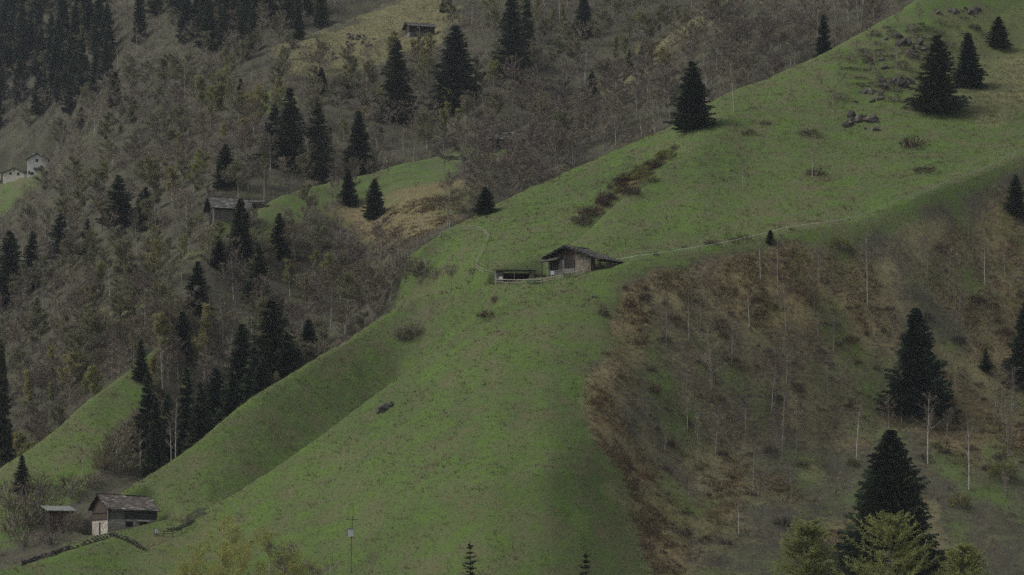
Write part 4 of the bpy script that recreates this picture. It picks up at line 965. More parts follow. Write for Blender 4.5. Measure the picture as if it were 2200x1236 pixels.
M_under = tone_mat('undergrowth', [(0.0, (0.083, 0.068, 0.055)), (0.3, (0.125, 0.105, 0.080)), (0.5, (0.100, 0.083, 0.068)), (0.7, (0.135, 0.130, 0.077)), (0.85, (0.147, 0.125, 0.095)), (1.0, (0.090, 0.073, 0.060))])
near = (YY > 335) & (YY < 520) & (UU > -60) & (UU < 2260)
blades('meadow_grass', scatter_cells((grass > 0.5) * near * (1 - 0.7 * dry), 130000), 3, 0.15, 0.07, 0.14, M_grass, 'short green grass covering the meadows', 'grass', 0.7)
blades('dry_grass', scatter_cells(np.clip(dry, 0, 1) * (YY > 335) * (UU > -60) * (UU < 2260) + 0.25 * brk * near, 42000), 4, 0.34, 0.07, 0.14, M_drygrass, 'pale tan dry grass on the steep slopes', 'grass', 0.8)
patch = np.clip(fbm(XX, YY, 3.0, 200, 4, 0.7) * 4 + 0.5, 0.05, 1.5)
blades('dead_bracken', scatter_cells(np.clip(brk - 0.35, 0.03, 1) * near * patch, 36000), 5, 0.42, 0.09, 0.22, M_brk, 'red-brown dead bracken on the steep slopes', 'bracken', 0.9)
litter = np.clip(1 - grass * 1.3 - brk * 1.3 - dry, 0, 1) * (YY > 383) * (YY < 900) * (UU > -60) * (UU < 2100)
blades('undergrowth', scatter_cells(litter * np.clip(fbm(XX, YY, 8, 300, 3) * 3 + 0.7, 0.1, 1.6), 13000), 16, 1.2, 0.07, 0.6, M_under, 'brushy undergrowth on the floor of the woods', 'undergrowth', 0.6)

# ------------------------------------------------------------------ building materials
def wood_mat(name, dark, light, grain=(1, 1, 1), var=0.5):
    m, nt, b = new_mat(name)
    vec = objcoord(nt, grain)
    n1, n2 = noise(nt, 6.0, 5, 0.7, vec), orand(nt)
    c = mixc(nt, vramp(nt, n1, 0.3, 0.72), dark, light)
    c = mixc(nt, math_node(nt, 'MULTIPLY', n2, var), c, tuple(0.55 * x for x in dark))
    nt.links.new(c, b.inputs['Base Color']); bump(nt, b, n1, 0.5, 0.02)
    return m
M_dark = wood_mat('dark_weathered_timber', (0.022, 0.018, 0.016), (0.055, 0.046, 0.040), (1, 1, 0.15))
M_brown = wood_mat('brown_timber', (0.050, 0.036, 0.028), (0.095, 0.070, 0.054), (1, 1, 0.12))
M_log = wood_mat('grey_log', (0.055, 0.052, 0.046), (0.115, 0.108, 0.096), (0.12, 1, 1))
M_plank = wood_mat('silver_plank', (0.10, 0.098, 0.094), (0.20, 0.195, 0.185), (1, 1, 0.1), 0.35)
M_rail = wood_mat('pale_rail', (0.22, 0.20, 0.165), (0.34, 0.32, 0.27), (0.2, 1, 1), 0.3)
def slate_mat(name, stops, lich):
    m, nt, b = new_mat(name)
    c = ramp(nt, orand(nt), stops)
    n = noise(nt, 3.0, 5, 0.7, objcoord(nt))
    c = mixc(nt, math_node(nt, 'MULTIPLY', vramp(nt, n, 0.5, 0.72), 0.7), c, lich)
    nt.links.new(c, b.inputs['Base Color']); b.inputs['Roughness'].default_value = 0.75; bump(nt, b, n, 0.4, 0.03)
    return m
M_slate = slate_mat('grey_slate', [(0.0, (0.055, 0.053, 0.052)), (0.4, (0.080, 0.076, 0.072)), (0.8, (0.110, 0.105, 0.098)), (0.95, (0.15, 0.145, 0.135)), (1.0, (0.26, 0.25, 0.23))], (0.085, 0.085, 0.060))
M_slate_brown = slate_mat('brown_grey_slate', [(0.0, (0.060, 0.052, 0.046)), (0.4, (0.092, 0.076, 0.066)), (0.8, (0.120, 0.102, 0.090)), (0.95, (0.17, 0.155, 0.14)), (1.0, (0.34, 0.32, 0.29))], (0.10, 0.092, 0.066))
def stone_mat(name, stops, mortar, scale=3.2):
    m, nt, b = new_mat(name)
    vec = objcoord(nt, (1, 1, 1.7))
    vo = nt.nodes.new('ShaderNodeTexVoronoi'); vo.inputs['Scale'].default_value = scale; nt.links.new(vec, vo.inputs['Vector'])
    ve = nt.nodes.new('ShaderNodeTexVoronoi'); ve.feature = 'DISTANCE_TO_EDGE'; ve.inputs['Scale'].default_value = scale; nt.links.new(vec, ve.inputs['Vector'])
    sep = nt.nodes.new('ShaderNodeSeparateColor'); nt.links.new(vo.outputs['Color'], sep.inputs[0])
    c = ramp(nt, sep.outputs[0], stops)
    n = noise(nt, 1.4, 4, 0.7, vec)
    c = mixc(nt, math_node(nt, 'MULTIPLY', vramp(nt, n, 0.45, 0.7), 0.5), c, mortar)
    ed = vramp(nt, ve.outputs['Distance'], 0.0, 0.06)
    c = mixc(nt, ed, tuple(0.35 * x for x in mortar), c)
    nt.links.new(c, b.inputs['Base Color']); bump(nt, b, ed, 0.8, 0.05)
    return m
M_stone = stone_mat('tan_rubble_stone', [(0.0, (0.10, 0.085, 0.066)), (0.5, (0.17, 0.148, 0.116)), (1.0, (0.24, 0.215, 0.172))], (0.16, 0.14, 0.105))
M_stone_grey = stone_mat('grey_rubble_stone', [(0.0, (0.10, 0.095, 0.085)), (0.5, (0.16, 0.15, 0.135)), (1.0, (0.23, 0.22, 0.20))], (0.13, 0.12, 0.10))
M_stone_pale = stone_mat('limewashed_rubble', [(0.0, (0.24, 0.215, 0.18)), (0.5, (0.36, 0.33, 0.28)), (1.0, (0.46, 0.43, 0.37))], (0.40, 0.365, 0.30))
def plain(name, col, var=0.15, rough=0.8, sc=2.0):
    m, nt, b = new_mat(name)
    n = noise(nt, sc, 5, 0.65, objcoord(nt))
    nt.links.new(mixc(nt, vramp(nt, n, 0.3, 0.7), tuple(x * (1 - var) for x in col), tuple(x * (1 + var) for x in col)), b.inputs['Base Color'])
    b.inputs['Roughness'].default_value = rough; bump(nt, b, n, 0.2, 0.02)
    return m
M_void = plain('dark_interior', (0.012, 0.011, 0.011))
M_plaster = plain('grey_white_plaster', (0.52, 0.52, 0.50), 0.12)
M_cream = plain('cream_plaster', (0.58, 0.55, 0.46), 0.12)
M_tin = plain('pale_sheet_metal', (0.16, 0.17, 0.155), 0.3, 0.5)
M_tin_dark = plain('dull_roof_sheet', (0.085, 0.080, 0.078), 0.25, 0.7)
M_darkroof = plain('dark_far_roof', (0.045, 0.043, 0.045), 0.25)
M_sign = plain('white_board', (0.62, 0.66, 0.66), 0.05, 0.5)
M_tape = plain('white_fence_tape', (0.38, 0.40, 0.36), 0.2, 0.6)
M_metal = plain('grey_steel', (0.22, 0.22, 0.23), 0.15, 0.4)
M_pole = plain('tarred_pole', (0.095, 0.092, 0.068), 0.25)
M_terra = plain('faded_terracotta', (0.30, 0.17, 0.11), 0.2)
M_rock = None
m, nt, b = new_mat('lichen_rock')
n1 = noise(nt, 1.2, 6, 0.7, objcoord(nt)); n2 = noise(nt, 5.0, 4, 0.7, objcoord(nt))
c = ramp(nt, n1, [(0.36, (0.045, 0.040, 0.034)), (0.52, (0.078, 0.070, 0.058)), (0.66, (0.22, 0.215, 0.20)), (0.78, (0.08, 0.070, 0.046))])
c = mixc(nt, math_node(nt, 'MULTIPLY', vramp(nt, n2, 0.48, 0.64), 0.85), c, (0.050, 0.044, 0.032))
c = mixc(nt, math_node(nt, 'MULTIPLY', orand(nt), 0.65), c, (0.052, 0.047, 0.040))
nt.links.new(c, b.inputs['Base Color']); bump(nt, b, n2, 0.7, 0.08); M_rock = m

def thing(name, label, cat, loc, rz=0.0, group=None):
    o = bpy.data.objects.new(name, None); COL.objects.link(o); o.empty_display_size = 0.5
    o.location = loc; o.rotation_euler = (0, 0, rz); o['label'] = label; o['category'] = cat
    if group: o['group'] = group
    return o
def add(name, me, parent=None, loc=(0, 0, 0), rot=(0, 0, 0), scale=(1, 1, 1)):
    o = bpy.data.objects.new(name, me); COL.objects.link(o); o.parent = parent; o.location = loc; o.rotation_euler = rot; o.scale = scale
    return o
def box_mesh(name, lo, hi, mat, jit=0.0):
    x0, y0, z0 = lo; x1, y1, z1 = hi
    V = [(x0, y0, z0), (x1, y0, z0), (x1, y1, z0), (x0, y1, z0), (x0, y0, z1), (x1, y0, z1), (x1, y1, z1), (x0, y1, z1)]
    if jit: V = [tuple(c + rnd(-jit, jit) for c in v) for v in V]
    me = bpy.data.meshes.new(name)
    me.from_pydata(V, [], [(3, 2, 1, 0), (4, 5, 6, 7), (0, 1, 5, 4), (1, 2, 6, 5), (2, 3, 7, 6), (3, 0, 4, 7)]); me.materials.append(mat)
    return me
def bx(name, lo, hi, mat, parent, jit=0.0): return add(name, box_mesh(name, lo, hi, mat, jit), parent)
def poly_mesh(name, V, F, mat):
    me = bpy.data.meshes.new(name); me.from_pydata([tuple(map(float, v)) for v in V], [], F); me.materials.append(mat); me.update(); return me
def prism(name, outline, axis, a, b_, mat, parent):
    """outline of (s, z) points pushed along x or y from a to b_"""
    n = len(outline)
    def P(s, t, z): return (t, s, z) if axis == 'x' else (s, t, z)
    V = [P(s, a, z) for s, z in outline] + [P(s, b_, z) for s, z in outline]
    F = [tuple(range(n)), tuple(range(2 * n - 1, n - 1, -1))] + [(i, i + n, (i + 1) % n + n, (i + 1) % n) for i in range(n)]
    return add(name, poly_mesh(name, V, F, mat), parent)
def rod(name, pts, r, mat, parent, sides=5):
    s = Soup(); s.tube(pts, [r] * len(pts) if np.isscalar(r) else r, sides)
    s.f.append(tuple(range(sides))); s.mi.append(0)
    return add(name, s.mesh(name, mat), parent)
SLATES = {}
def slate_meshes(mat):
    if mat.name not in SLATES:
        L = []
        for k in range(5):
            w, d, t = rnd(.50, .66), rnd(.44, .56), rnd(.035, .06)
            top = [(-w / 2 + rnd(-.05, .05), -d / 2 + rnd(-.05, .05)), (w / 2 + rnd(-.05, .05), -d / 2 + rnd(-.06, .06)), (w / 2, d / 2), (-w / 2, d / 2)]
            V = [(x, y, 0) for x, y in top] + [(x, y, t) for x, y in top]
            L.append(poly_mesh('slate', V, [(3, 2, 1, 0), (4, 5, 6, 7), (0, 1, 5, 4), (1, 2, 6, 5), (2, 3, 7, 6), (3, 0, 4, 7)], mat))
        SLATES[mat.name] = L
    return SLATES[mat.name]
def slate_slope(parent, p_ridge0, p_ridge1, p_eave0, p_eave1, mat, wdt=0.55, row=0.36, missing=0.0):
    """courses of slates laid on a roof slope given by its four corners (local coordinates)"""
    r0, r1, e0, e1 = [np.array(p, float) for p in (p_ridge0, p_ridge1, p_eave0, p_eave1)]
    length = np.linalg.norm(e1 - e0); slope = np.linalg.norm(e0 - r0)
    xdir = unit(e1 - e0); ydir = unit(r0 - e0); ydir = unit(ydir - xdir * ydir.dot(xdir)); nrm = unit(np.cross(xdir, ydir))
    if nrm[2] < 0: nrm = -nrm
    rows_, cols = max(2, int(slope / row)), max(2, int(length / wdt))
    me = slate_meshes(mat)
    for i in range(rows_):
        for j in range(cols):
            if RNG.random() < missing: continue
            s_, t_ = (j + 0.5 + (0.5 if i % 2 else 0) * 0.9 + rnd(-.12, .12)) / (cols + 0.45), (i + 0.35) / rows_
            p = (e0 * (1 - s_) + e1 * s_) * (1 - t_) + (r0 * (1 - s_) + r1 * s_) * t_
            tilt = 0.07 + rnd(-.03, .04)
            M = mathutils.Matrix((xdir, ydir, nrm)).transposed().to_4x4() @ mathutils.Matrix.Rotation(tilt * -1, 4, 'X') @ mathutils.Matrix.Rotation(rnd(-.10, .10), 4, 'Z') @ mathutils.Matrix.Rotation(rnd(-.03, .03), 4, 'Y')
            o = add('slate', me[int(RNG.integers(5))], parent)
            M.translation = mathutils.Vector(p + nrm * (0.045 + rnd(0, .03)))
            o.matrix_local = M @ mathutils.Matrix.Diagonal((length / cols / 0.52, 1.12, 1, 1))
def gable_roof(parent, L, W, ze, zr, mat, over=0.45, sag=(0, 0), deck=None, thick=0.10, yr=None, slates=True, ze2=None, slate_back=True, x0=0.0, row=0.36, missing=0.0):
    """ridge along local x, front eave at y=0 side, back eave at y=W; returns the roof deck object"""
    yr = W / 2 if yr is None else yr; ze2 = ze if ze2 is None else ze2
    kf, kb = (zr - ze) / yr, (zr - ze2) / (W - yr)
    a, b_ = x0 - over, L + over
    F0, F1 = np.array([a, -over, ze - kf * over]), np.array([b_, -over, ze - kf * over + sag[1] * 0.5])
    R0, R1 = np.array([a, yr, zr]), np.array([b_, yr, zr + sag[1]])
    B0, B1 = np.array([a, W + over, ze2 - kb * over]), np.array([b_, W + over, ze2 - kb * over + sag[1] * 0.5])
    up = np.array([0, 0, thick])
    V = [F0, F1, R1, R0, B1, B0, F0 + up, F1 + up, R1 + up, R0 + up, B1 + up, B0 + up]
    F = [(0, 1, 2, 3), (3, 2, 4, 5), (7, 6, 9, 8), (8, 9, 11, 10), (0, 6, 7, 1), (5, 4, 10, 11), (0, 3, 9, 6), (3, 5, 11, 9), (1, 7, 8, 2), (2, 8, 10, 4)]
    roof = add('roof', poly_mesh('roof', V, F, deck or M_dark), parent)
    if slates:
        slate_slope(roof, R0 + up, R1 + up, F0 + up, F1 + up, mat, row=row, missing=missing)
        if slate_back: slate_slope(roof, R1 + up, R0 + up, B1 + up, B0 + up, mat, row=row, missing=missing)
        k = int((b_ - a) / 0.7)
        for i in range(k):
            t = (i + .5) / k; p = R0 * (1 - t) + R1 * t + up
            o = add('ridge_slate', slate_meshes(mat)[i % 5], roof, tuple(p + np.array([0, 0, .07])), (rnd(-.08, .08), rnd(-.06, .06) + math.atan2(-(R1 - R0)[2], (b_ - a)), rnd(-.1, .1)), (1.4, 0.8, 1.2))
    return roof
def planks(parent, x_or_y, a, b_, zlo, zhi_fun, fixed, n, mat, name='plank', axis='x', depth=0.05):
    """vertical boards side by side along x (front wall) or y (gable wall); zhi_fun gives each board's top"""
    w = (b_ - a) / n
    for i in range(n):
        s0, s1 = a + i * w + 0.012, a + (i + 1) * w - 0.012; zt = zhi_fun((s0 + s1) / 2) - rnd(0, .02)
        q = fixed + rnd(-.015, .015)
        if axis == 'x': bx(name, (s0, q - depth, zlo - rnd(0, .06)), (s1, q, zt), mat, parent)
        else: bx(name, (q - depth, s0, zlo - rnd(0, .06)), (q, s1, zt), mat, parent)
def logs(parent, a, b_, zlo, zhi, fixed, n, mat, axis='x'):
    h = (zhi - zlo) / n
    for i in range(n):
        z = zlo + (i + .5) * h; r = h * 0.49
        if axis == 'x': rod('log', [(a - rnd(.1, .25), fixed, z), (b_ + rnd(.1, .25), fixed, z)], r, mat, parent, 6)
        else: rod('log', [(fixed, a - rnd(.1, .25), z), (fixed, b_ + rnd(.1, .25), z)], r, mat, parent, 6)

# ------------------------------------------------------------------ lower left barn: limewashed stone base, plank gable, log wall, slate roof
p, th = SITE['barn']
barn = thing('stone_and_timber_barn', 'barn with limewashed stone base, dark plank gable and brown slate roof', 'barn', tuple(p), th)
L, W, ZT, ZE, ZR = 7.2, 5.5, 1.75, 3.35, 5.2
base = bx('stone_base', (0, 0, -2.6), (L, W, ZT), M_stone_pale, barn)
bx('doorway', (-0.012, 2.55, -1.0), (0.06, 3.05, 1.2), M_void, base)
add('door_frame', box_mesh('door_frame', (-0.05, 2.45, 1.2), (0.08, 3.15, 1.32), M_brown), base)
bx('cellar_opening', (2.6, -0.012, 0.75), (3.7, 0.08, 1.40), M_void, base); bx('cellar_opening', (4.7, -0.012, 0.95), (5.9, 0.08, 1.45), M_void, base)
bx('lintel', (2.5, -0.06, 1.40), (3.8, 0.1, 1.52), M_plank, base); bx('lintel', (4.2, -0.55, 1.50), (6.0, 0.1, 1.64), M_plaster, base)
core = prism('timber_frame', [(0.12, ZT), (W - 0.12, ZT), (W - 0.12, ZE), (W / 2, ZR - 0.12), (0.12, ZE)], 'x', 0.10, L - 0.1, M_dark, barn)
planks(barn, 'y', 0.0, W, ZT - 0.05, lambda s: ZE + (ZR - ZE) * (1 - abs(s - W / 2) / (W / 2)) - 0.05, 0.09, 20, M_brown, axis='y')
bx('gable_beam', (-0.06, 0, 2.62), (0.03, W, 2.76), M_dark, barn); bx('gable_beam', (-0.07, 0, 1.66), (0.02, W, 1.84), M_dark, barn)
planks(barn, 'x', 0.25, 2.5, ZT, lambda s: ZE - .02, 0.10, 8, M_plank)
bx('corner_post', (2.55, 0.0, ZT), (2.78, 0.16, ZE), M_dark, barn)
logs(barn, 2.9, L, ZT, ZE, 0.10, 8, M_log)
bx('corner_post', (L - 0.5, -0.08, ZT), (L - 0.25, 0.1, ZE), M_brown, barn)
rod('drain_pole', [(-0.05, -0.12, -0.1), (-0.05, -0.12, ZE + 0.1)], 0.075, M_rail, barn)
bx('fascia_board', (0.2, -0.50, ZE - 0.42), (L + .4, -0.46, ZE - 0.28), M_tin, barn)
gable_roof(barn, L, W, ZE, ZR, M_slate_brown, 0.45, sag=(0, -0.35))

# metal-roofed shed in the bushes left of the barn
p, th = SITE['metal_shed']
shed = thing('metal_roofed_shed', 'grey board shed with pale sheet-metal roof among bare bushes', 'shed', tuple(p), math.radians(24))
bx('floor_frame', (-2.9, 0, -1.2), (0.5, 3.0, 0.2), M_dark, shed)
bx('back_wall', (-2.9, 0.15, 0.2), (0.5, 3.0, 1.95), M_dark, shed)
planks(shed, 'x', -2.9, 0.5, 0.1, lambda s: 1.95, 0.13, 12, M_brown)
for x in (-2.85, -1.2, 0.45): bx('post', (x - .07, -0.02, -1.2), (x + .07, 0.1, 2.0), M_dark, shed)
rf = add('roof', poly_mesh('roof', [(-3.4, -.5, 1.95), (0.95, -.5, 1.95), (0.95, 3.4, 2.75), (-3.4, 3.4, 2.75), (-3.4, -.5, 2.02), (0.95, -.5, 2.02), (0.95, 3.4, 2.82), (-3.4, 3.4, 2.82)], [(3, 2, 1, 0), (4, 5, 6, 7), (0, 1, 5, 4), (1, 2, 6, 5), (2, 3, 7, 6), (3, 0, 4, 7)], M_tin), shed)
for i in range(6): rod('roof_seam', [(-3.2 + i * .8, -.5, 2.04), (-3.2 + i * .8, 3.4, 2.84)], 0.03, M_tin, rf, 4)

# ------------------------------------------------------------------ hut on the knoll: gable front, lean-to porch, open bay on the right
p, th = SITE['hut']
hut = thing('gabled_stone_hut', 'old stone and timber hut with slate gable roof and open side bay', 'hut', tuple(p), th)
# local x runs along the gable front, y along the ridge
WL, WT, D = 3.8, 10.35, 4.3
zl, za, zr_ = 3.18, 4.45, 2.05
def roofz(x): return zl + (za - zl) * x / WL if x < WL else za + (zr_ - za) * (x - WL) / (WT - WL)
prism('stone_wall', [(5.25, -1.5), (8.35, -1.5), (8.35, roofz(8.35) - .12), (5.25, roofz(5.25) - .12)], 'y', 0.0, 0.45, M_stone, hut)
prism('side_wall', [(0.0, -2.0), (0.4, -2.0), (0.4, roofz(.4) - .12), (0.0, roofz(0) - .12)], 'y', 0.0, D, M_stone_grey, hut)
prism('back_wall', [(0.4, -1.0), (4.3, -1.0), (4.3, roofz(4.3) - .14), (3.8, za - .14), (0.4, roofz(.4) - .14)], 'y', D - .4, D, M_stone_grey, hut)
bx('partition_wall', (8.0, 0.45, -1.0), (8.35, 1.0, roofz(8.3) - .15), M_stone_grey, hut)
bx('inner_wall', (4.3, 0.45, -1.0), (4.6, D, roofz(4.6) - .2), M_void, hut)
bx('stone_plinth', (0.4, -0.10, -2.2), (5.25, 0.40, 1.25), M_stone_grey, hut)
bx('plinth_door', (0.75, -0.16, -0.2), (1.3, -0.06, 1.15), M_void, hut)
prism('gable_boarding', [(0.4, 2.35), (5.25, 2.35), (5.25, roofz(5.25) - .13), (3.8, za - .13), (0.4, roofz(.4) - .13)], 'y', 0.12, 0.20, M_dark, hut)
for i in range(14):
    x0_ = 0.42 + i * 0.343
    bx('gable_plank', (x0_, 0.05, 2.4), (x0_ + 0.32, 0.115, roofz(x0_ + .16) - .2), M_brown if i % 3 else M_dark, hut)
bx('recess', (0.4, 0.30, 1.25), (5.25, 0.38, 2.36), M_void, hut)
dr = bx('door', (3.45, 0.02, 0.85), (5.15, 0.10, 2.55), M_dark, hut)
for i in range(6): bx('door_board', (3.48 + i * .28, -0.03, 0.9), (3.73 + i * .28, 0.015, 2.5), M_dark, dr)
wd = bx('window', (0.70, 0.10, 1.45), (1.25, 0.16, 2.30), M_plank, hut); bx('pane', (0.78, 0.085, 1.52), (1.17, 0.098, 2.23), M_void, wd)
for i in range(4): bx('silver_board', (2.02 + i * .29, -0.02, 1.2), (2.28 + i * .29, 0.05, 2.68), M_plank, hut)
for x in (0.45, 1.75, 3.3): bx('post', (x - .07, -0.04, 1.2), (x + .07, 0.09, 2.75), M_dark, hut)
pr = add('porch_roof', poly_mesh('porch_roof', [(-0.7, -1.1, 2.42), (2.2, -1.1, 2.42), (2.6, 0.1, 3.0), (-0.3, 0.1, 3.0), (-0.7, -1.1, 2.52), (2.2, -1.1, 2.52), (2.6, 0.1, 3.10), (-0.3, 0.1, 3.10)], [(3, 2, 1, 0), (4, 5, 6, 7), (0, 1, 5, 4), (1, 2, 6, 5), (2, 3, 7, 6), (3, 0, 4, 7)], M_dark), hut)
slate_slope(pr, (-0.3, 0.1, 3.10), (2.6, 0.1, 3.10), (-0.7, -1.1, 2.52), (2.2, -1.1, 2.52), M_slate, row=0.34)
for x in (-0.4, 1.7): rod('porch_post', [(x, -0.95, 0.0), (x, -0.95, 2.42)], 0.07, M_dark, hut)
for x in (8.75, 10.1):
    rod('bay_post', [(x, 0.05, -0.2), (x + .03, 0.05, roofz(x) - .1)], 0.11, M_dark, hut, 6); rod('bay_post', [(x, D - .2, -0.2), (x, D - .2, roofz(x) - .1)], 0.11, M_dark, hut, 6)
rod('brace', [(8.8, 0.05, 1.0), (10.0, 0.05, 1.75)], 0.05, M_dark, hut)
lp = bx('log_pile', (8.5, 0.5, 0.0), (10.0, 1.1, 0.75), M_dark, hut, 0.05)
for i in range(12): rod('split_log', [(8.6 + (i % 6) * .24, .38, .18 + .3 * (i // 6)), (8.62 + (i % 6) * .24, 1.0, .18 + .3 * (i // 6))], 0.11, M_brown, lp, 6)
bx('bay_end_wall', (9.95, 1.6, -0.6), (10.3, D, 1.75), M_stone, hut)
for k, (x, z) in enumerate([(0.0, zl), (WL, za), (6.3, roofz(6.3)), (8.4, roofz(8.4)), (10.2, roofz(10.2))]): rod('purlin', [(x, -0.85, z - .17), (x, D + .4, z - .17)], 0.10, M_dark, hut, 6)
ho_, up = 0.9, np.array([0, 0, .16])
hr = [np.array(v, float) for v in [(-.6, -ho_, roofz(0) - .22), (WL, -ho_, za), (WT + .45, -ho_, zr_ - .16), (-.6, D + .4, roofz(0) - .30), (WL, D + .4, za - .10), (WT + .45, D + .4, zr_ - .20)]]
V = hr + [v + up for v in hr]
rf = add('roof', poly_mesh('roof', V, [(0, 1, 4, 3), (1, 2, 5, 4), (6, 9, 10, 7), (7, 10, 11, 8), (0, 6, 7, 1), (1, 7, 8, 2), (3, 4, 10, 9), (4, 5, 11, 10), (0, 3, 9, 6), (2, 8, 11, 5)], M_dark), hut)
slate_slope(rf, V[7], V[10], V[8], V[11], M_slate, row=0.38); slate_slope(rf, V[10], V[7], V[9], V[6], M_slate, row=0.38)
for i in range(8):
    y = -ho_ + (i + .5) * (D + .4 + ho_) / 8
    add('ridge_slate', slate_meshes(M_slate)[i % 5], rf, (WL, y, za + .20), (rnd(-.06, .06), rnd(-.06, .06), 1.57 + rnd(-.1, .1)), (1.4, .9, 1.2))

# low open-fronted shed beside the hut
p, th = SITE['low_shed']
ls = thing('low_open_shed', 'low dark open-fronted shed with flat dull roof beside the gabled hut', 'shed', tuple(p), math.radians(3))
bx('stone_pier', (0.0, 0, -1.0), (1.1, 0.6, 1.75), M_stone_grey, ls); bx('stone_pier', (5.0, 0, -0.8), (5.8, 0.7, 1.85), M_stone, ls)
bx('side_wall', (0, 0.6, -1), (0.45, 4.2, 1.8), M_stone_grey, ls); bx('side_wall', (5.5, 0.7, -.8), (5.95, 4.2, 1.9), M_stone_grey, ls)
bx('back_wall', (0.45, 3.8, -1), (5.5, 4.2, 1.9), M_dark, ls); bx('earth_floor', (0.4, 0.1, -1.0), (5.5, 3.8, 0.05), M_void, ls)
rod('front_pole', [(2.75, 0.05, -.2), (2.75, 0.05, 1.85)], 0.065, M_rail, ls)
bx('stone_extension', (5.95, 0.9, -.6), (7.6, 3.6, 1.35), M_stone_grey, ls, 0.12)
rod('lintel', [(0, 0.15, 1.80), (5.9, 0.15, 1.90)], 0.10, M_dark, ls, 6)
R_ = [(-.4, -.45, 1.88), (6.3, -.45, 2.10), (6.9, 4.5, 2.75), (-.2, 4.5, 2.45)]
rf = add('roof', poly_mesh('roof', R_ + [(x, y, z + .09) for x, y, z in R_], [(3, 2, 1, 0), (4, 5, 6, 7), (0, 1, 5, 4), (1, 2, 6, 5), (2, 3, 7, 6), (3, 0, 4, 7)], M_tin_dark), ls)
for i in range(9):
    t = (i + .5) / 9; rod('roof_batten', [tuple(np.array(R_[0]) * (1 - t) + np.array(R_[1]) * t + [0, 0, .11]), tuple(np.array(R_[3]) * (1 - t) + np.array(R_[2]) * t + [0, 0, .11])], 0.035, M_tin_dark, rf, 4)

# ------------------------------------------------------------------ stone hut on the left spur
p, th = SITE['upper_hut']
uh = thing('slate_roofed_hut', 'stone hut with broad slate roof and dark braced gable, spruce before it', 'hut', tuple(p), th)
L, W, ZE, ZR = 6.8, 5.2, 2.25, 4.2
prism('stone_wall', [(0.35, -2.5), (W, -2.5), (W, ZE), (W / 2, ZR - .1), (0.35, ZE)], 'x', 0.5, L, M_stone_grey, uh)
bx('front_wall', (0.0, 0.0, -1.6), (L, 0.35, ZE - .02), M_stone_grey, uh)
bx('corner_post', (-0.10, -0.10, -1.4), (0.16, 0.14, ZE), M_rail, uh)
planks(uh, 'y', 0.1, W, -1.6, lambda s: ZE + (ZR - ZE) * (1 - abs(s - W / 2) / (W / 2)) - 0.1, 0.45, 16, M_dark, axis='y')
rod('brace', [(0.30, W - .6, -0.8), (0.30, 1.2, 3.0)], 0.09, M_plank, uh); rod('brace', [(0.30, 0.5, -0.6), (0.30, 3.6, 3.0)], 0.08, M_dark, uh)
wd = bx('window', (4.2, -0.05, 0.55), (4.95, 0.06, 1.2), M_void, uh); bx('window_lintel', (4.05, -0.08, 1.2), (5.1, 0.1, 1.34), M_plank, wd)
bx('doorway', (5.8, -0.02, -0.3), (6.6, 0.06, 1.5), M_void, uh)
gable_roof(uh, L, W, ZE, ZR, M_slate, 0.55, sag=(0, -0.2), row=0.40)
p, th = SITE['annex']
an = thing('small_slate_annex', 'small slate-roofed lean-to set into the bank behind the stone hut', 'shed', tuple(p), math.radians(24))
bx('stone_wall', (-1.6, 0, -1.0), (1.2, 2.2, 0.75), M_stone_grey, an); bx('doorway', (-1.2, -0.02, -.3), (-.5, 0.05, .5), M_void, an)
R_ = [(-2.0, -.4, 0.65), (1.6, -.4, 0.95), (1.6, 2.5, 1.65), (-2.0, 2.5, 1.45)]
rf = add('roof', poly_mesh('roof', R_ + [(x, y, z + .09) for x, y, z in R_], [(3, 2, 1, 0), (4, 5, 6, 7), (0, 1, 5, 4), (1, 2, 6, 5), (2, 3, 7, 6), (3, 0, 4, 7)], M_dark), an)
slate_slope(rf, (-2.0, 2.5, 1.54), (1.6, 2.5, 1.74), (-2.0, -.4, .74), (1.6, -.4, 1.04), M_slate, row=0.4)

# ruined slate hut in the wood
p, th = SITE['ruin']
ru = thing('ruined_slate_hut', 'tumbledown hut with broken slate roof half hidden by bare trees', 'hut', tuple(p), math.radians(14))
L, W, ZE, ZR = 7.6, 4.6, 1.7, 3.2
bx('rubble_wall', (0, 0, -2.2), (L, 0.4, 1.1), M_stone_grey, ru, 0.08); bx('rubble_wall', (0, 0.4, -2.2), (0.4, W, 1.6), M_stone_grey, ru, 0.08); bx('rubble_wall', (L - .4, .4, -2.2), (L, W, 1.6), M_stone_grey, ru, .08)
bx('back_wall', (0.4, W - .4, -2), (L - .4, W, 1.6), M_dark, ru); bx('dark_opening', (0.5, -0.03, 0.0), (2.2, 0.05, 1.0), M_void, ru); bx('timber_beam', (0, 0.05, 1.2), (L, .25, 1.6), M_dark, ru)
gable_roof(ru, L, W, ZE, ZR, M_slate, 0.5, sag=(0, 0.35), row=0.42, missing=0.12, slate_back=False)

# timber barn on the far dry meadow
p, th = SITE['far_barn']
tb = thing('far_timber_barn', 'small dark timber barn on a grey stone base in the far dry meadow', 'barn', tuple(p), th)
L, W, ZE, ZR = 6.4, 4.6, 2.7, 3.7
bx('stone_base', (0, 0, -1.5), (L, W, 1.15), M_stone_grey, tb); bx('doorway', (1.2, -.03, 0), (1.9, .05, 0.95), M_brown, tb)
prism('timber_frame', [(0.1, 1.15), (W - .1, 1.15), (W - .1, ZE), (W / 2, ZR - .1), (.1, ZE)], 'x', .08, L - .08, M_dark, tb)
logs(tb, 0.1, L - .1, 1.15, ZE, 0.06, 6, M_dark)
gable_roof(tb, L, W, ZE, ZR, M_slate, 0.5, row=0.5)

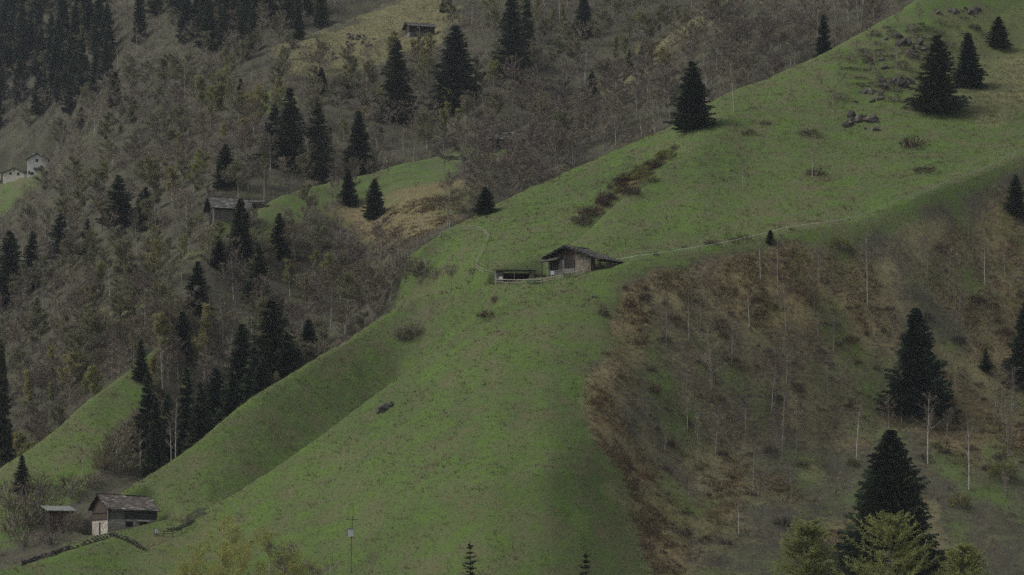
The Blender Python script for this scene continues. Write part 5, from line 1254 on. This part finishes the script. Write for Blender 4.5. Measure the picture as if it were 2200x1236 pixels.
# ------------------------------------------------------------------ hamlet far on the left
def far_window(parent, x, z, w=0.7, h=0.9, mat=None):
    f = bx('window', (x - w / 2, -0.06, z), (x + w / 2, 0.05, z + h), M_plank, parent)
    bx('pane', (x - w / 2 + .06, -0.085, z + .06), (x + w / 2 - .06, -0.065, z + h - .06), M_void, f)
def far_house(key, vb, wpx, v_eave, v_apex, depth, label, wall, wins, rz=0.0, apex=0.5):
    p = SITE[key][0]; s = ppm(p[1]); w = wpx / s; ze = (vb - v_eave) / s; za_ = (vb - v_apex) / s
    h = thing('hamlet_house', label, 'house', tuple(p), rz)
    prism('wall', [(0, -3), (w, -3), (w, ze), (w * apex, za_), (0, ze)], 'y', 0, depth, wall, h)
    o, t = 0.35, 0.22; kl, kr = (za_ - ze) / (w * apex), (za_ - ze) / (w * (1 - apex))
    prism('roof', [(-o, ze - kl * o + .03), (w * apex, za_ + .03), (w + o, ze - kr * o + .03), (w + o, ze - kr * o + t), (w * apex, za_ + t + .06), (-o, ze - kl * o + t)], 'y', -0.5, depth + .3, M_darkroof, h)
    for fx, fv, ww, hh in wins: far_window(h, fx * w, (vb - fv) / s - hh / 2, ww, hh)
    return h, w, ze, za_, s
h, w, ze, za_, s = far_house('house_a', 379, 44, 343, 331, 8, 'tall grey-plastered gable house at the end of the far hamlet', M_plaster, [(.48, 345, .8, .9), (.72, 358, 1.0, .6), (.10, 371, .5, 1.0), (.24, 373, .9, .9)], apex=.48)
bx('balcony_roof', (w * .35, -1.3, (379 - 366) / s), (w * .95, -0.02, (379 - 361.5) / s), M_darkroof, h)
bx('chimney', (w * .25, 1.5, za_ - 1.2), (w * .25 + .55, 2.1, za_ + .35), M_cream, h); bx('chimney', (w * .6, 2.0, za_ - .8), (w * .6 + .5, 2.6, za_ + .3), M_cream, h)
h, w, ze, za_, s = far_house('house_b', 391, 46, 373, 362, 7, 'low cream gable house in front of the tall grey one', M_cream, [(.52, 366.5, .5, .5), (.36, 373, .7, .8), (.72, 374, .7, .8)], apex=.53)
h, w, ze, za_, s = far_house('house_c', 392, 42, 372, 366, 7, 'cream house with dark roof partly hidden behind the low gable house', M_cream, [(.8, 378, .7, .9), (.5, 378, .7, .9)])
p, th = SITE['house_d']
lw = thing('long_roofed_house', 'long house with dark sloping roof and chimney joining the tall grey house', 'house', (p[0], p[1], p[2]), 0.0)
s = ppm(p[1]); w = 52 / s
za_, zb_ = (372 - 349) / s, (372 - 366) / s
prism('wall', [(-w, -4), (0.2, -4), (0.2, za_), (-w, zb_)], 'y', 0, 6, M_cream, lw)
prism('roof', [(-w - .4, zb_ - .15), (0.3, za_), (0.3, za_ + .28), (-w - .4, zb_ + .13)], 'y', -0.6, 6.3, M_darkroof, lw)
bx('chimney', (-w * .42, 2, zb_), (-w * .42 + .8, 2.8, za_ + .1), M_cream, lw)
far_window(lw, -0.6, (372 - 356) / s, .6, .9); far_window(lw, -3.2, (372 - 361) / s, .6, .7)

# house at the foot of the slope, only its roof corner in view
p = at_Y(-45, 366)
fh = thing('valley_house', 'house with faded terracotta roof at the foot of the grassy knoll', 'house', (p[0], p[1], p[2]), math.radians(10))
zt = 366 * (VH - 1219) / FPX - p[2]
prism('wall', [(-3, -4), (3, -4), (3, zt - 1.6), (0, zt - .15), (-3, zt - 1.6)], 'y', -2, 4, M_cream, fh)
prism('roof', [(-3.6, zt - 1.95), (0, zt - .16), (3.6, zt - 1.95), (3.6, zt - 1.75), (0, zt + .04), (-3.6, zt - 1.75)], 'y', -2.6, 4.6, M_terra, fh)
far_window(fh, -1, 0.3); fh.children[-1].location.y = -2.0

# ------------------------------------------------------------------ fences
def fence(name, label, cat, pts_px, step, post_h, post_r, rail_specs, post_mat, rail_mat, dv=0.0, ymin=400, rail_name='rail'):
    """posts set on the ground along a line of photograph points, rails or tape hung between them"""
    P = np.array(pts_px, float); seg = np.hypot(*np.diff(P, axis=0).T); cum = np.concatenate([[0], np.cumsum(seg)])
    n = max(2, int(cum[-1] / step)); t = np.linspace(0, cum[-1], n + 1)
    us, vs = np.interp(t, cum, P[:, 0]), np.interp(t, cum, P[:, 1])
    G = [hit(u, v + dv, ymin) for u, v in zip(us, vs)]
    root = thing(name, label, cat, tuple(G[0])); o0 = G[0]
    for g in G:
        h = post_h * rnd(.85, 1.15)
        rod('post', [tuple(g - o0 + [0, 0, -.35]), tuple(g - o0 + [rnd(-.05, .05), 0, h])], post_r, post_mat, root)
    for z, r, sagz in rail_specs:
        for a, b_ in zip(G, G[1:]):
            m_ = (a + b_) / 2 + np.array([0, 0, -sagz])
            rod(rail_name, [tuple(a - o0 + [0, -.05, z + rnd(-.05, .05)]), tuple(m_ - o0 + [0, -.05, z]), tuple(b_ - o0 + [0, -.05, z + rnd(-.05, .05)])], r, rail_mat, root, 4)
    return root
fence('tape_fence', 'white tape fence running from the hut up the meadow edge', 'fence',
      [(1325, 570), (1380, 560), (1440, 552), (1500, 542), (1560, 532), (1640, 514), (1700, 497), (1780, 489), (1840, 477), (1900, 452), (2000, 414), (2120, 370), (2200, 330), (2260, 300)], 46, 0.95, 0.035, [(0.85, 0.033, 0.06)], M_rail, M_tape, ymin=410, rail_name='tape')
fence('hut_rail_fence', 'pale pole fence passing in front of the gabled hut and low shed', 'fence',
      [(1066, 611), (1110, 613), (1165, 611), (1200, 604), (1250, 592), (1290, 577), (1325, 568)], 24, 0.85, 0.06, [(0.75, 0.06, 0.0), (0.38, 0.04, 0.0)], M_rail, M_rail, ymin=400)
fence('looping_rail_fence', 'thin pale rail fence looping over the bank left of the low shed', 'fence',
      [(1062, 596), (1035, 590), (1021, 583), (1030, 556), (1045, 526), (1053, 508), (1030, 497), (1005, 494), (975, 500), (930, 515), (880, 535)], 22, 0.85, 0.04, [(0.75, 0.034, 0.0), (0.35, 0.028, 0.0)], M_rail, M_rail, ymin=428)
fence('garden_rail_fence', 'weathered grey rail fence round the garden beside the lower barn', 'fence',
      [(332, 1150), (348, 1154), (364, 1156), (390, 1146), (402, 1130)], 17, 0.95, 0.06, [(0.85, 0.05, 0.0), (0.45, 0.05, 0.0)], M_log, M_log, ymin=375)
g0 = [hit(u, v, 380) for u, v in [(400, 1124), (414, 1115), (428, 1108), (444, 1106)]]
pk = thing('picket_fence', 'grey picket fence of upright pales above the garden', 'fence', tuple(g0[0]))
for a, b_ in zip(g0, g0[1:]):
    for z in (0.3, 0.8): rod('rail', [tuple(a - g0[0] + [0, .05, z]), tuple(b_ - g0[0] + [0, .05, z])], 0.04, M_log, pk, 4)
    for i in range(5):
        q = a + (b_ - a) * (i / 5.0) - g0[0]
        bx('pale', (q[0] - .05, q[1] - .02, q[2] - .2), (q[0] + .05, q[1] + .02, q[2] + rnd(1.0, 1.3)), M_plank, pk)

# ------------------------------------------------------------------ signs, net, pole with transformer box
def sign(u, v, label, w, h, zoff, mat=M_sign, ymin=400):
    p = hit(u, v, ymin)
    o = thing('notice_board', label, 'sign', tuple(p))
    for x in (-w * .3, w * .3): rod('post', [(x, 0, -.3), (x, 0, zoff)], 0.05, M_rail, o)
    f = bx('board', (-w / 2, -0.07, zoff - .05), (w / 2, -0.02, zoff + h), mat, o)
    bx('frame_strip', (-w / 2 - .03, -.075, zoff + h), (w / 2 + .03, -.01, zoff + h + .04), M_metal, f)
    return o
sign(1076, 609, 'white notice board fixed before the low shed', .55, .45, .55)
sign(1187, 603, 'white notice board on posts before the gabled hut', .55, .5, .9)
p = hit(336, 1152, 380)
o = thing('blue_white_plaque', 'small blue and white plaque at the corner of the garden fence', 'sign', tuple(p))
rod('post', [(0, 0, -.3), (0, 0, .9)], 0.04, M_log, o)
M_blue = plain('blue_enamel', (0.10, 0.18, 0.42), .1, .4)
f = bx('plate', (-.2, -.08, .45), (.2, -.05, .95), M_sign, o); bx('blue_mark', (-.10, -.09, .55), (.06, -.082, .86), M_blue, f)
p = hit(1150, 611, 400)
M_net = plain('green_net', (0.035, 0.085, 0.055), .2)
o = thing('green_netting', 'strip of dark green netting hung on the fence between shed and hut', 'net', tuple(p))
for x in (-1.1, 0, 1.1): rod('post', [(x, 0, -.3), (x, 0, .75)], 0.03, M_metal, o)
for i in range(12): rod('strand', [(-1.2 + i * .2, -.02, .02), (-1.2 + i * .2 + .1, -.02, .62)], 0.022, M_net, o, 4)
for z in (.08, .2, .32, .44, .56): rod('strand', [(-1.2, -.03, z), (1.2, -.03, z)], 0.022, M_net, o, 4)

p = hit(754, 1232, 335)
s = ppm(p[1]); po = thing('utility_pole', 'slim dark utility pole with pale grey transformer box on the near meadow', 'pole', tuple(p))
def zv(v): return p[1] * (VH - v) / FPX - p[2]
rod('mast', [(0, 0, -.5), (0.05, 0, zv(1165)), (0.2, 0, zv(1108))], [0.06, 0.055, 0.05], M_pole, po, 7)
rod('crossarm', [(-0.65, 0, zv(1116.5)), (0.72, 0, zv(1117))], 0.06, M_pole, po, 5)
for x, top in ((-0.35, 1090), (0.32, 1092)): rod('insulator_rod', [(x, 0, zv(1117)), (x, 0, zv(top))], 0.03, M_pole, po, 5)
for x in (-0.35, 0.32): rod('insulator', [(x, 0, zv(1110)), (x, 0, zv(1104))], [0.07, 0.04], M_terra, po, 6)
M_box = plain('pale_enamel', (0.44, 0.47, 0.49), .06, .4)
bx_ = bx('transformer_box', (-0.38, -0.62, zv(1153.5)), (0.35, -0.02, zv(1137)), M_box, po)
bx('cooling_fin', (-0.47, -0.55, zv(1152)), (-0.39, -0.1, zv(1138)), M_pole, bx_); bx('lid', (-0.46, -.66, zv(1137)), (0.40, 0.02, zv(1135.8)), M_tin, bx_)
rod('bracket', [(-.1, -.3, zv(1155)), (.3, -.1, zv(1155))], 0.05, M_pole, po)
g = hit(800, 1222, 335)
rod('stay_wire', [(0.25, 0, zv(1154)), tuple(g - p)], 0.028, M_metal, po, 4)

# ------------------------------------------------------------------ rocks, walls of stones
def rock_mesh(seed, flat=0.7):
    import bmesh
    bm = bmesh.new(); bmesh.ops.create_icosphere(bm, subdivisions=2, radius=1.0)
    r = np.random.default_rng(seed); pl = [(unit(r.normal(size=3)), r.uniform(.35, .8)) for _ in range(10)]
    for v in bm.verts:
        c = np.array(v.co)
        for n_, d_ in pl:
            k = c.dot(n_) - d_
            if k > 0: c = c - n_ * k
        c = c * (1 + r.normal() * .07); c[2] *= flat
        v.co = c
    me = bpy.data.meshes.new('boulder'); bm.to_mesh(me); bm.free(); me.materials.append(M_rock)
    return me
ROCKS = [rock_mesh(900 + i, rnd(.6, .95)) for i in range(7)]
def outcrop(name, label, cat, spots, ymin=330, stick=0.35):
    P0 = hit(spots[0][0], spots[0][1], ymin); root = thing(name, label, cat, tuple(P0))
    for u, v, wpx in spots:
        q = hit(u, v, ymin); r = wpx / ppm(q[1]) / 2
        o = add('boulder', ROCKS[int(RNG.integers(7))], root, tuple(q - P0 + [0, 0, r * (stick - .35) * .6]), (rnd(-.9, .9), rnd(-.9, .9), rnd(0, 6.28)), (r * rnd(.8, 1.3), r * rnd(.5, .9), r * rnd(.6, 1.1)))
    return root
def cloud(u, v, du, dv, n, lo, hi): return [(u + rnd(-1, 1) * du, v + rnd(-1, 1) * dv, rnd(lo, hi)) for _ in range(n)]
outcrop('rock_outcrop', 'pale-streaked rock outcrop on the meadow below the mossy ledge', 'rock', cloud(1850, 265, 30, 12, 9, 26, 46) + cloud(1850, 268, 40, 18, 8, 8, 16) + [(1880, 280, 30), (1868, 262, 28)], 430, .40)
outcrop('rock_ledge', 'long mossy rock ledge beside the broad meadow spruce', 'rock', cloud(1925, 182, 40, 8, 10, 20, 42) + cloud(1870, 210, 34, 14, 8, 18, 40), 430, .40)
outcrop('rock_crag', 'dark crag with shrubs at the top of the meadow', 'rock', cloud(1935, 100, 46, 20, 11, 22, 46) + cloud(1880, 135, 20, 14, 12, 10, 22), 430, .40)
outcrop('rock_band', 'dark rock band along the top edge of the meadow', 'rock', cloud(2060, 24, 50, 6, 18, 12, 22), 430, .5)
outcrop('far_rock_outcrop', 'grey broken rocks on the far dry meadow left of the timber barn', 'rock', cloud(775, 88, 34, 14, 26, 7, 17) + cloud(735, 118, 26, 12, 14, 6, 14), 560, .6)
outcrop('far_scree', 'pale scree stones at the left end of the far dry meadow', 'rock', cloud(640, 105, 34, 10, 14, 5, 11), 560, .5)
outcrop('half_buried_rock', 'half-buried grey rock on the crest of the near meadow', 'rock', [(828, 881, 40), (812, 886, 26), (842, 871, 24)], 335, .7)
outcrop('small_grey_boulder', 'small grey boulder on the meadow below the hut', 'rock', [(1277, 640, 18), (1263, 644, 10)], 335, .3)
outcrop('white_stone', 'single whitish stone on the near meadow below the boulder', 'rock', [(1264, 682, 7)], 335, .4)
outcrop('dead_log_stones', 'few low stones beside a dead stem near the brown slope', 'rock', [(1205, 778, 9), (1196, 781, 6)], 335, .2)
outcrop('gully_stones', 'pale stones below the water trough in the hollow', 'rock', [(860, 549, 9), (855, 543, 7), (868, 556, 7), (845, 538, 6)], 430, .4)
outcrop('reddish_scar_stones', 'stones in the rusty bare scar of the far ridge', 'rock', cloud(352, 200, 16, 12, 10, 5, 10), 560, .4)
outcrop('tan_crag', 'tan rocky crag beside the very tall spruce', 'rock', cloud(1205, 66, 34, 36, 24, 7, 20), 560, .5)
outcrop('ridge_rocks', 'row of rocks along the far ridge by the lone spruce', 'rock', [(u + rnd(-6, 6), v + rnd(2, 10), rnd(6, 15)) for u, v in [(196, 272), (208, 262), (220, 250), (232, 240), (245, 230), (256, 222), (270, 212), (284, 208), (300, 204), (320, 200), (345, 196)] for _ in range(2)], 560, .5)
# trough in the hollow
p = hit(848, 535, 430)
o = thing('water_trough', 'pale stone water trough in the hollow below the bracken slope', 'trough', tuple(p), .2)
for nm, a, b_ in [('side', (-.75, -.3, -.2), (.75, -.22, .42)), ('side', (-.75, .3, -.2), (.75, .38, .42)), ('end', (-.83, -.3, -.2), (-.75, .38, .42)), ('end', (.75, -.3, -.2), (.83, .38, .42)), ('bottom', (-.75, -.22, -.2), (.75, .3, -.05))]: bx(nm, a, b_, M_tin, o)
bx('cover_slab', (-.85, -.36, .424), (.6, .42, .50), M_tin, o)
# dry-stone walls: individual stones laid in courses along a line
def stone_wall(name, label, line, h, ymin, step=0.42, courses=3):
    P = np.array(line, float); G = [hit(u, v, ymin) for u, v in P]; o0 = G[0]
    root = thing(name, label, 'stone wall', tuple(o0))
    for a, b_ in zip(G, G[1:]):
        n = max(1, int(np.linalg.norm((b_ - a)) / step))
        for i in range(n):
            for c_ in range(courses):
                q = a + (b_ - a) * (i + .5 * (c_ % 2) + rnd(-.1, .1)) / n - o0; r = step * rnd(.5, .75)
                add('stone', ROCKS[int(RNG.integers(7))], root, (q[0], q[1] + rnd(-.12, .12), q[2] + h * (c_ + .3) / courses), (rnd(-.3, .3), rnd(-.3, .3), rnd(0, 6.28)), (r, r * .9, h / courses * .75))
stone_wall('curved_stone_wall', 'curved mossy dry-stone wall on the grass below the lower barn', [(238, 1152), (252, 1156), (268, 1161), (284, 1169), (300, 1178), (312, 1184)], .75, 370)
stone_wall('knoll_stone_wall', 'dark overgrown stone wall along the crest of the grassy knoll', [(232, 1157), (205, 1164), (180, 1173), (150, 1182), (115, 1195), (80, 1205), (45, 1217)], .8, 372, .5)
stone_wall('terrace_wall', 'grey dry-stone terrace wall on the bright spur below the ruined hut', [(928, 339), (950, 341), (975, 343), (998, 344), (1018, 342)], .8, 500, .5)
stone_wall('garden_wall', 'low stone wall under the garden fence beside the lower barn', [(360, 1142), (380, 1138), (398, 1131), (416, 1120)], .5, 378)

# ------------------------------------------------------------------ thin valley haze between the camera and the far slope
hz = bpy.data.meshes.new('haze')
x0, x1, y0, y1, z0, z1 = -3100, 3100, -650, 1550, -20, 520
hz.from_pydata([(x0, y0, z0), (x1, y0, z0), (x1, y1, z0), (x0, y1, z0), (x0, y0, z1), (x1, y0, z1), (x1, y1, z1), (x0, y1, z1)], [],
               [(3, 2, 1, 0), (4, 5, 6, 7), (0, 1, 5, 4), (1, 2, 6, 5), (2, 3, 7, 6), (3, 0, 4, 7)])
hm = bpy.data.materials.new('haze_air'); hm.use_nodes = True
hn = hm.node_tree; hn.nodes.clear()
ho = hn.nodes.new('ShaderNodeOutputMaterial'); hv = hn.nodes.new('ShaderNodeVolumePrincipled')
hv.inputs['Color'].default_value = (0.80, 0.88, 0.98, 1); hv.inputs['Density'].default_value = 0.00006; hv.inputs['Anisotropy'].default_value = 0.0
hn.links.new(hv.outputs[0], ho.inputs['Volume'])
hz.materials.append(hm)
hzo = bpy.data.objects.new('haze', hz); COL.objects.link(hzo); hzo['kind'] = 'stuff'; hzo['label'] = 'thin pale haze filling the valley air'; hzo['category'] = 'haze'
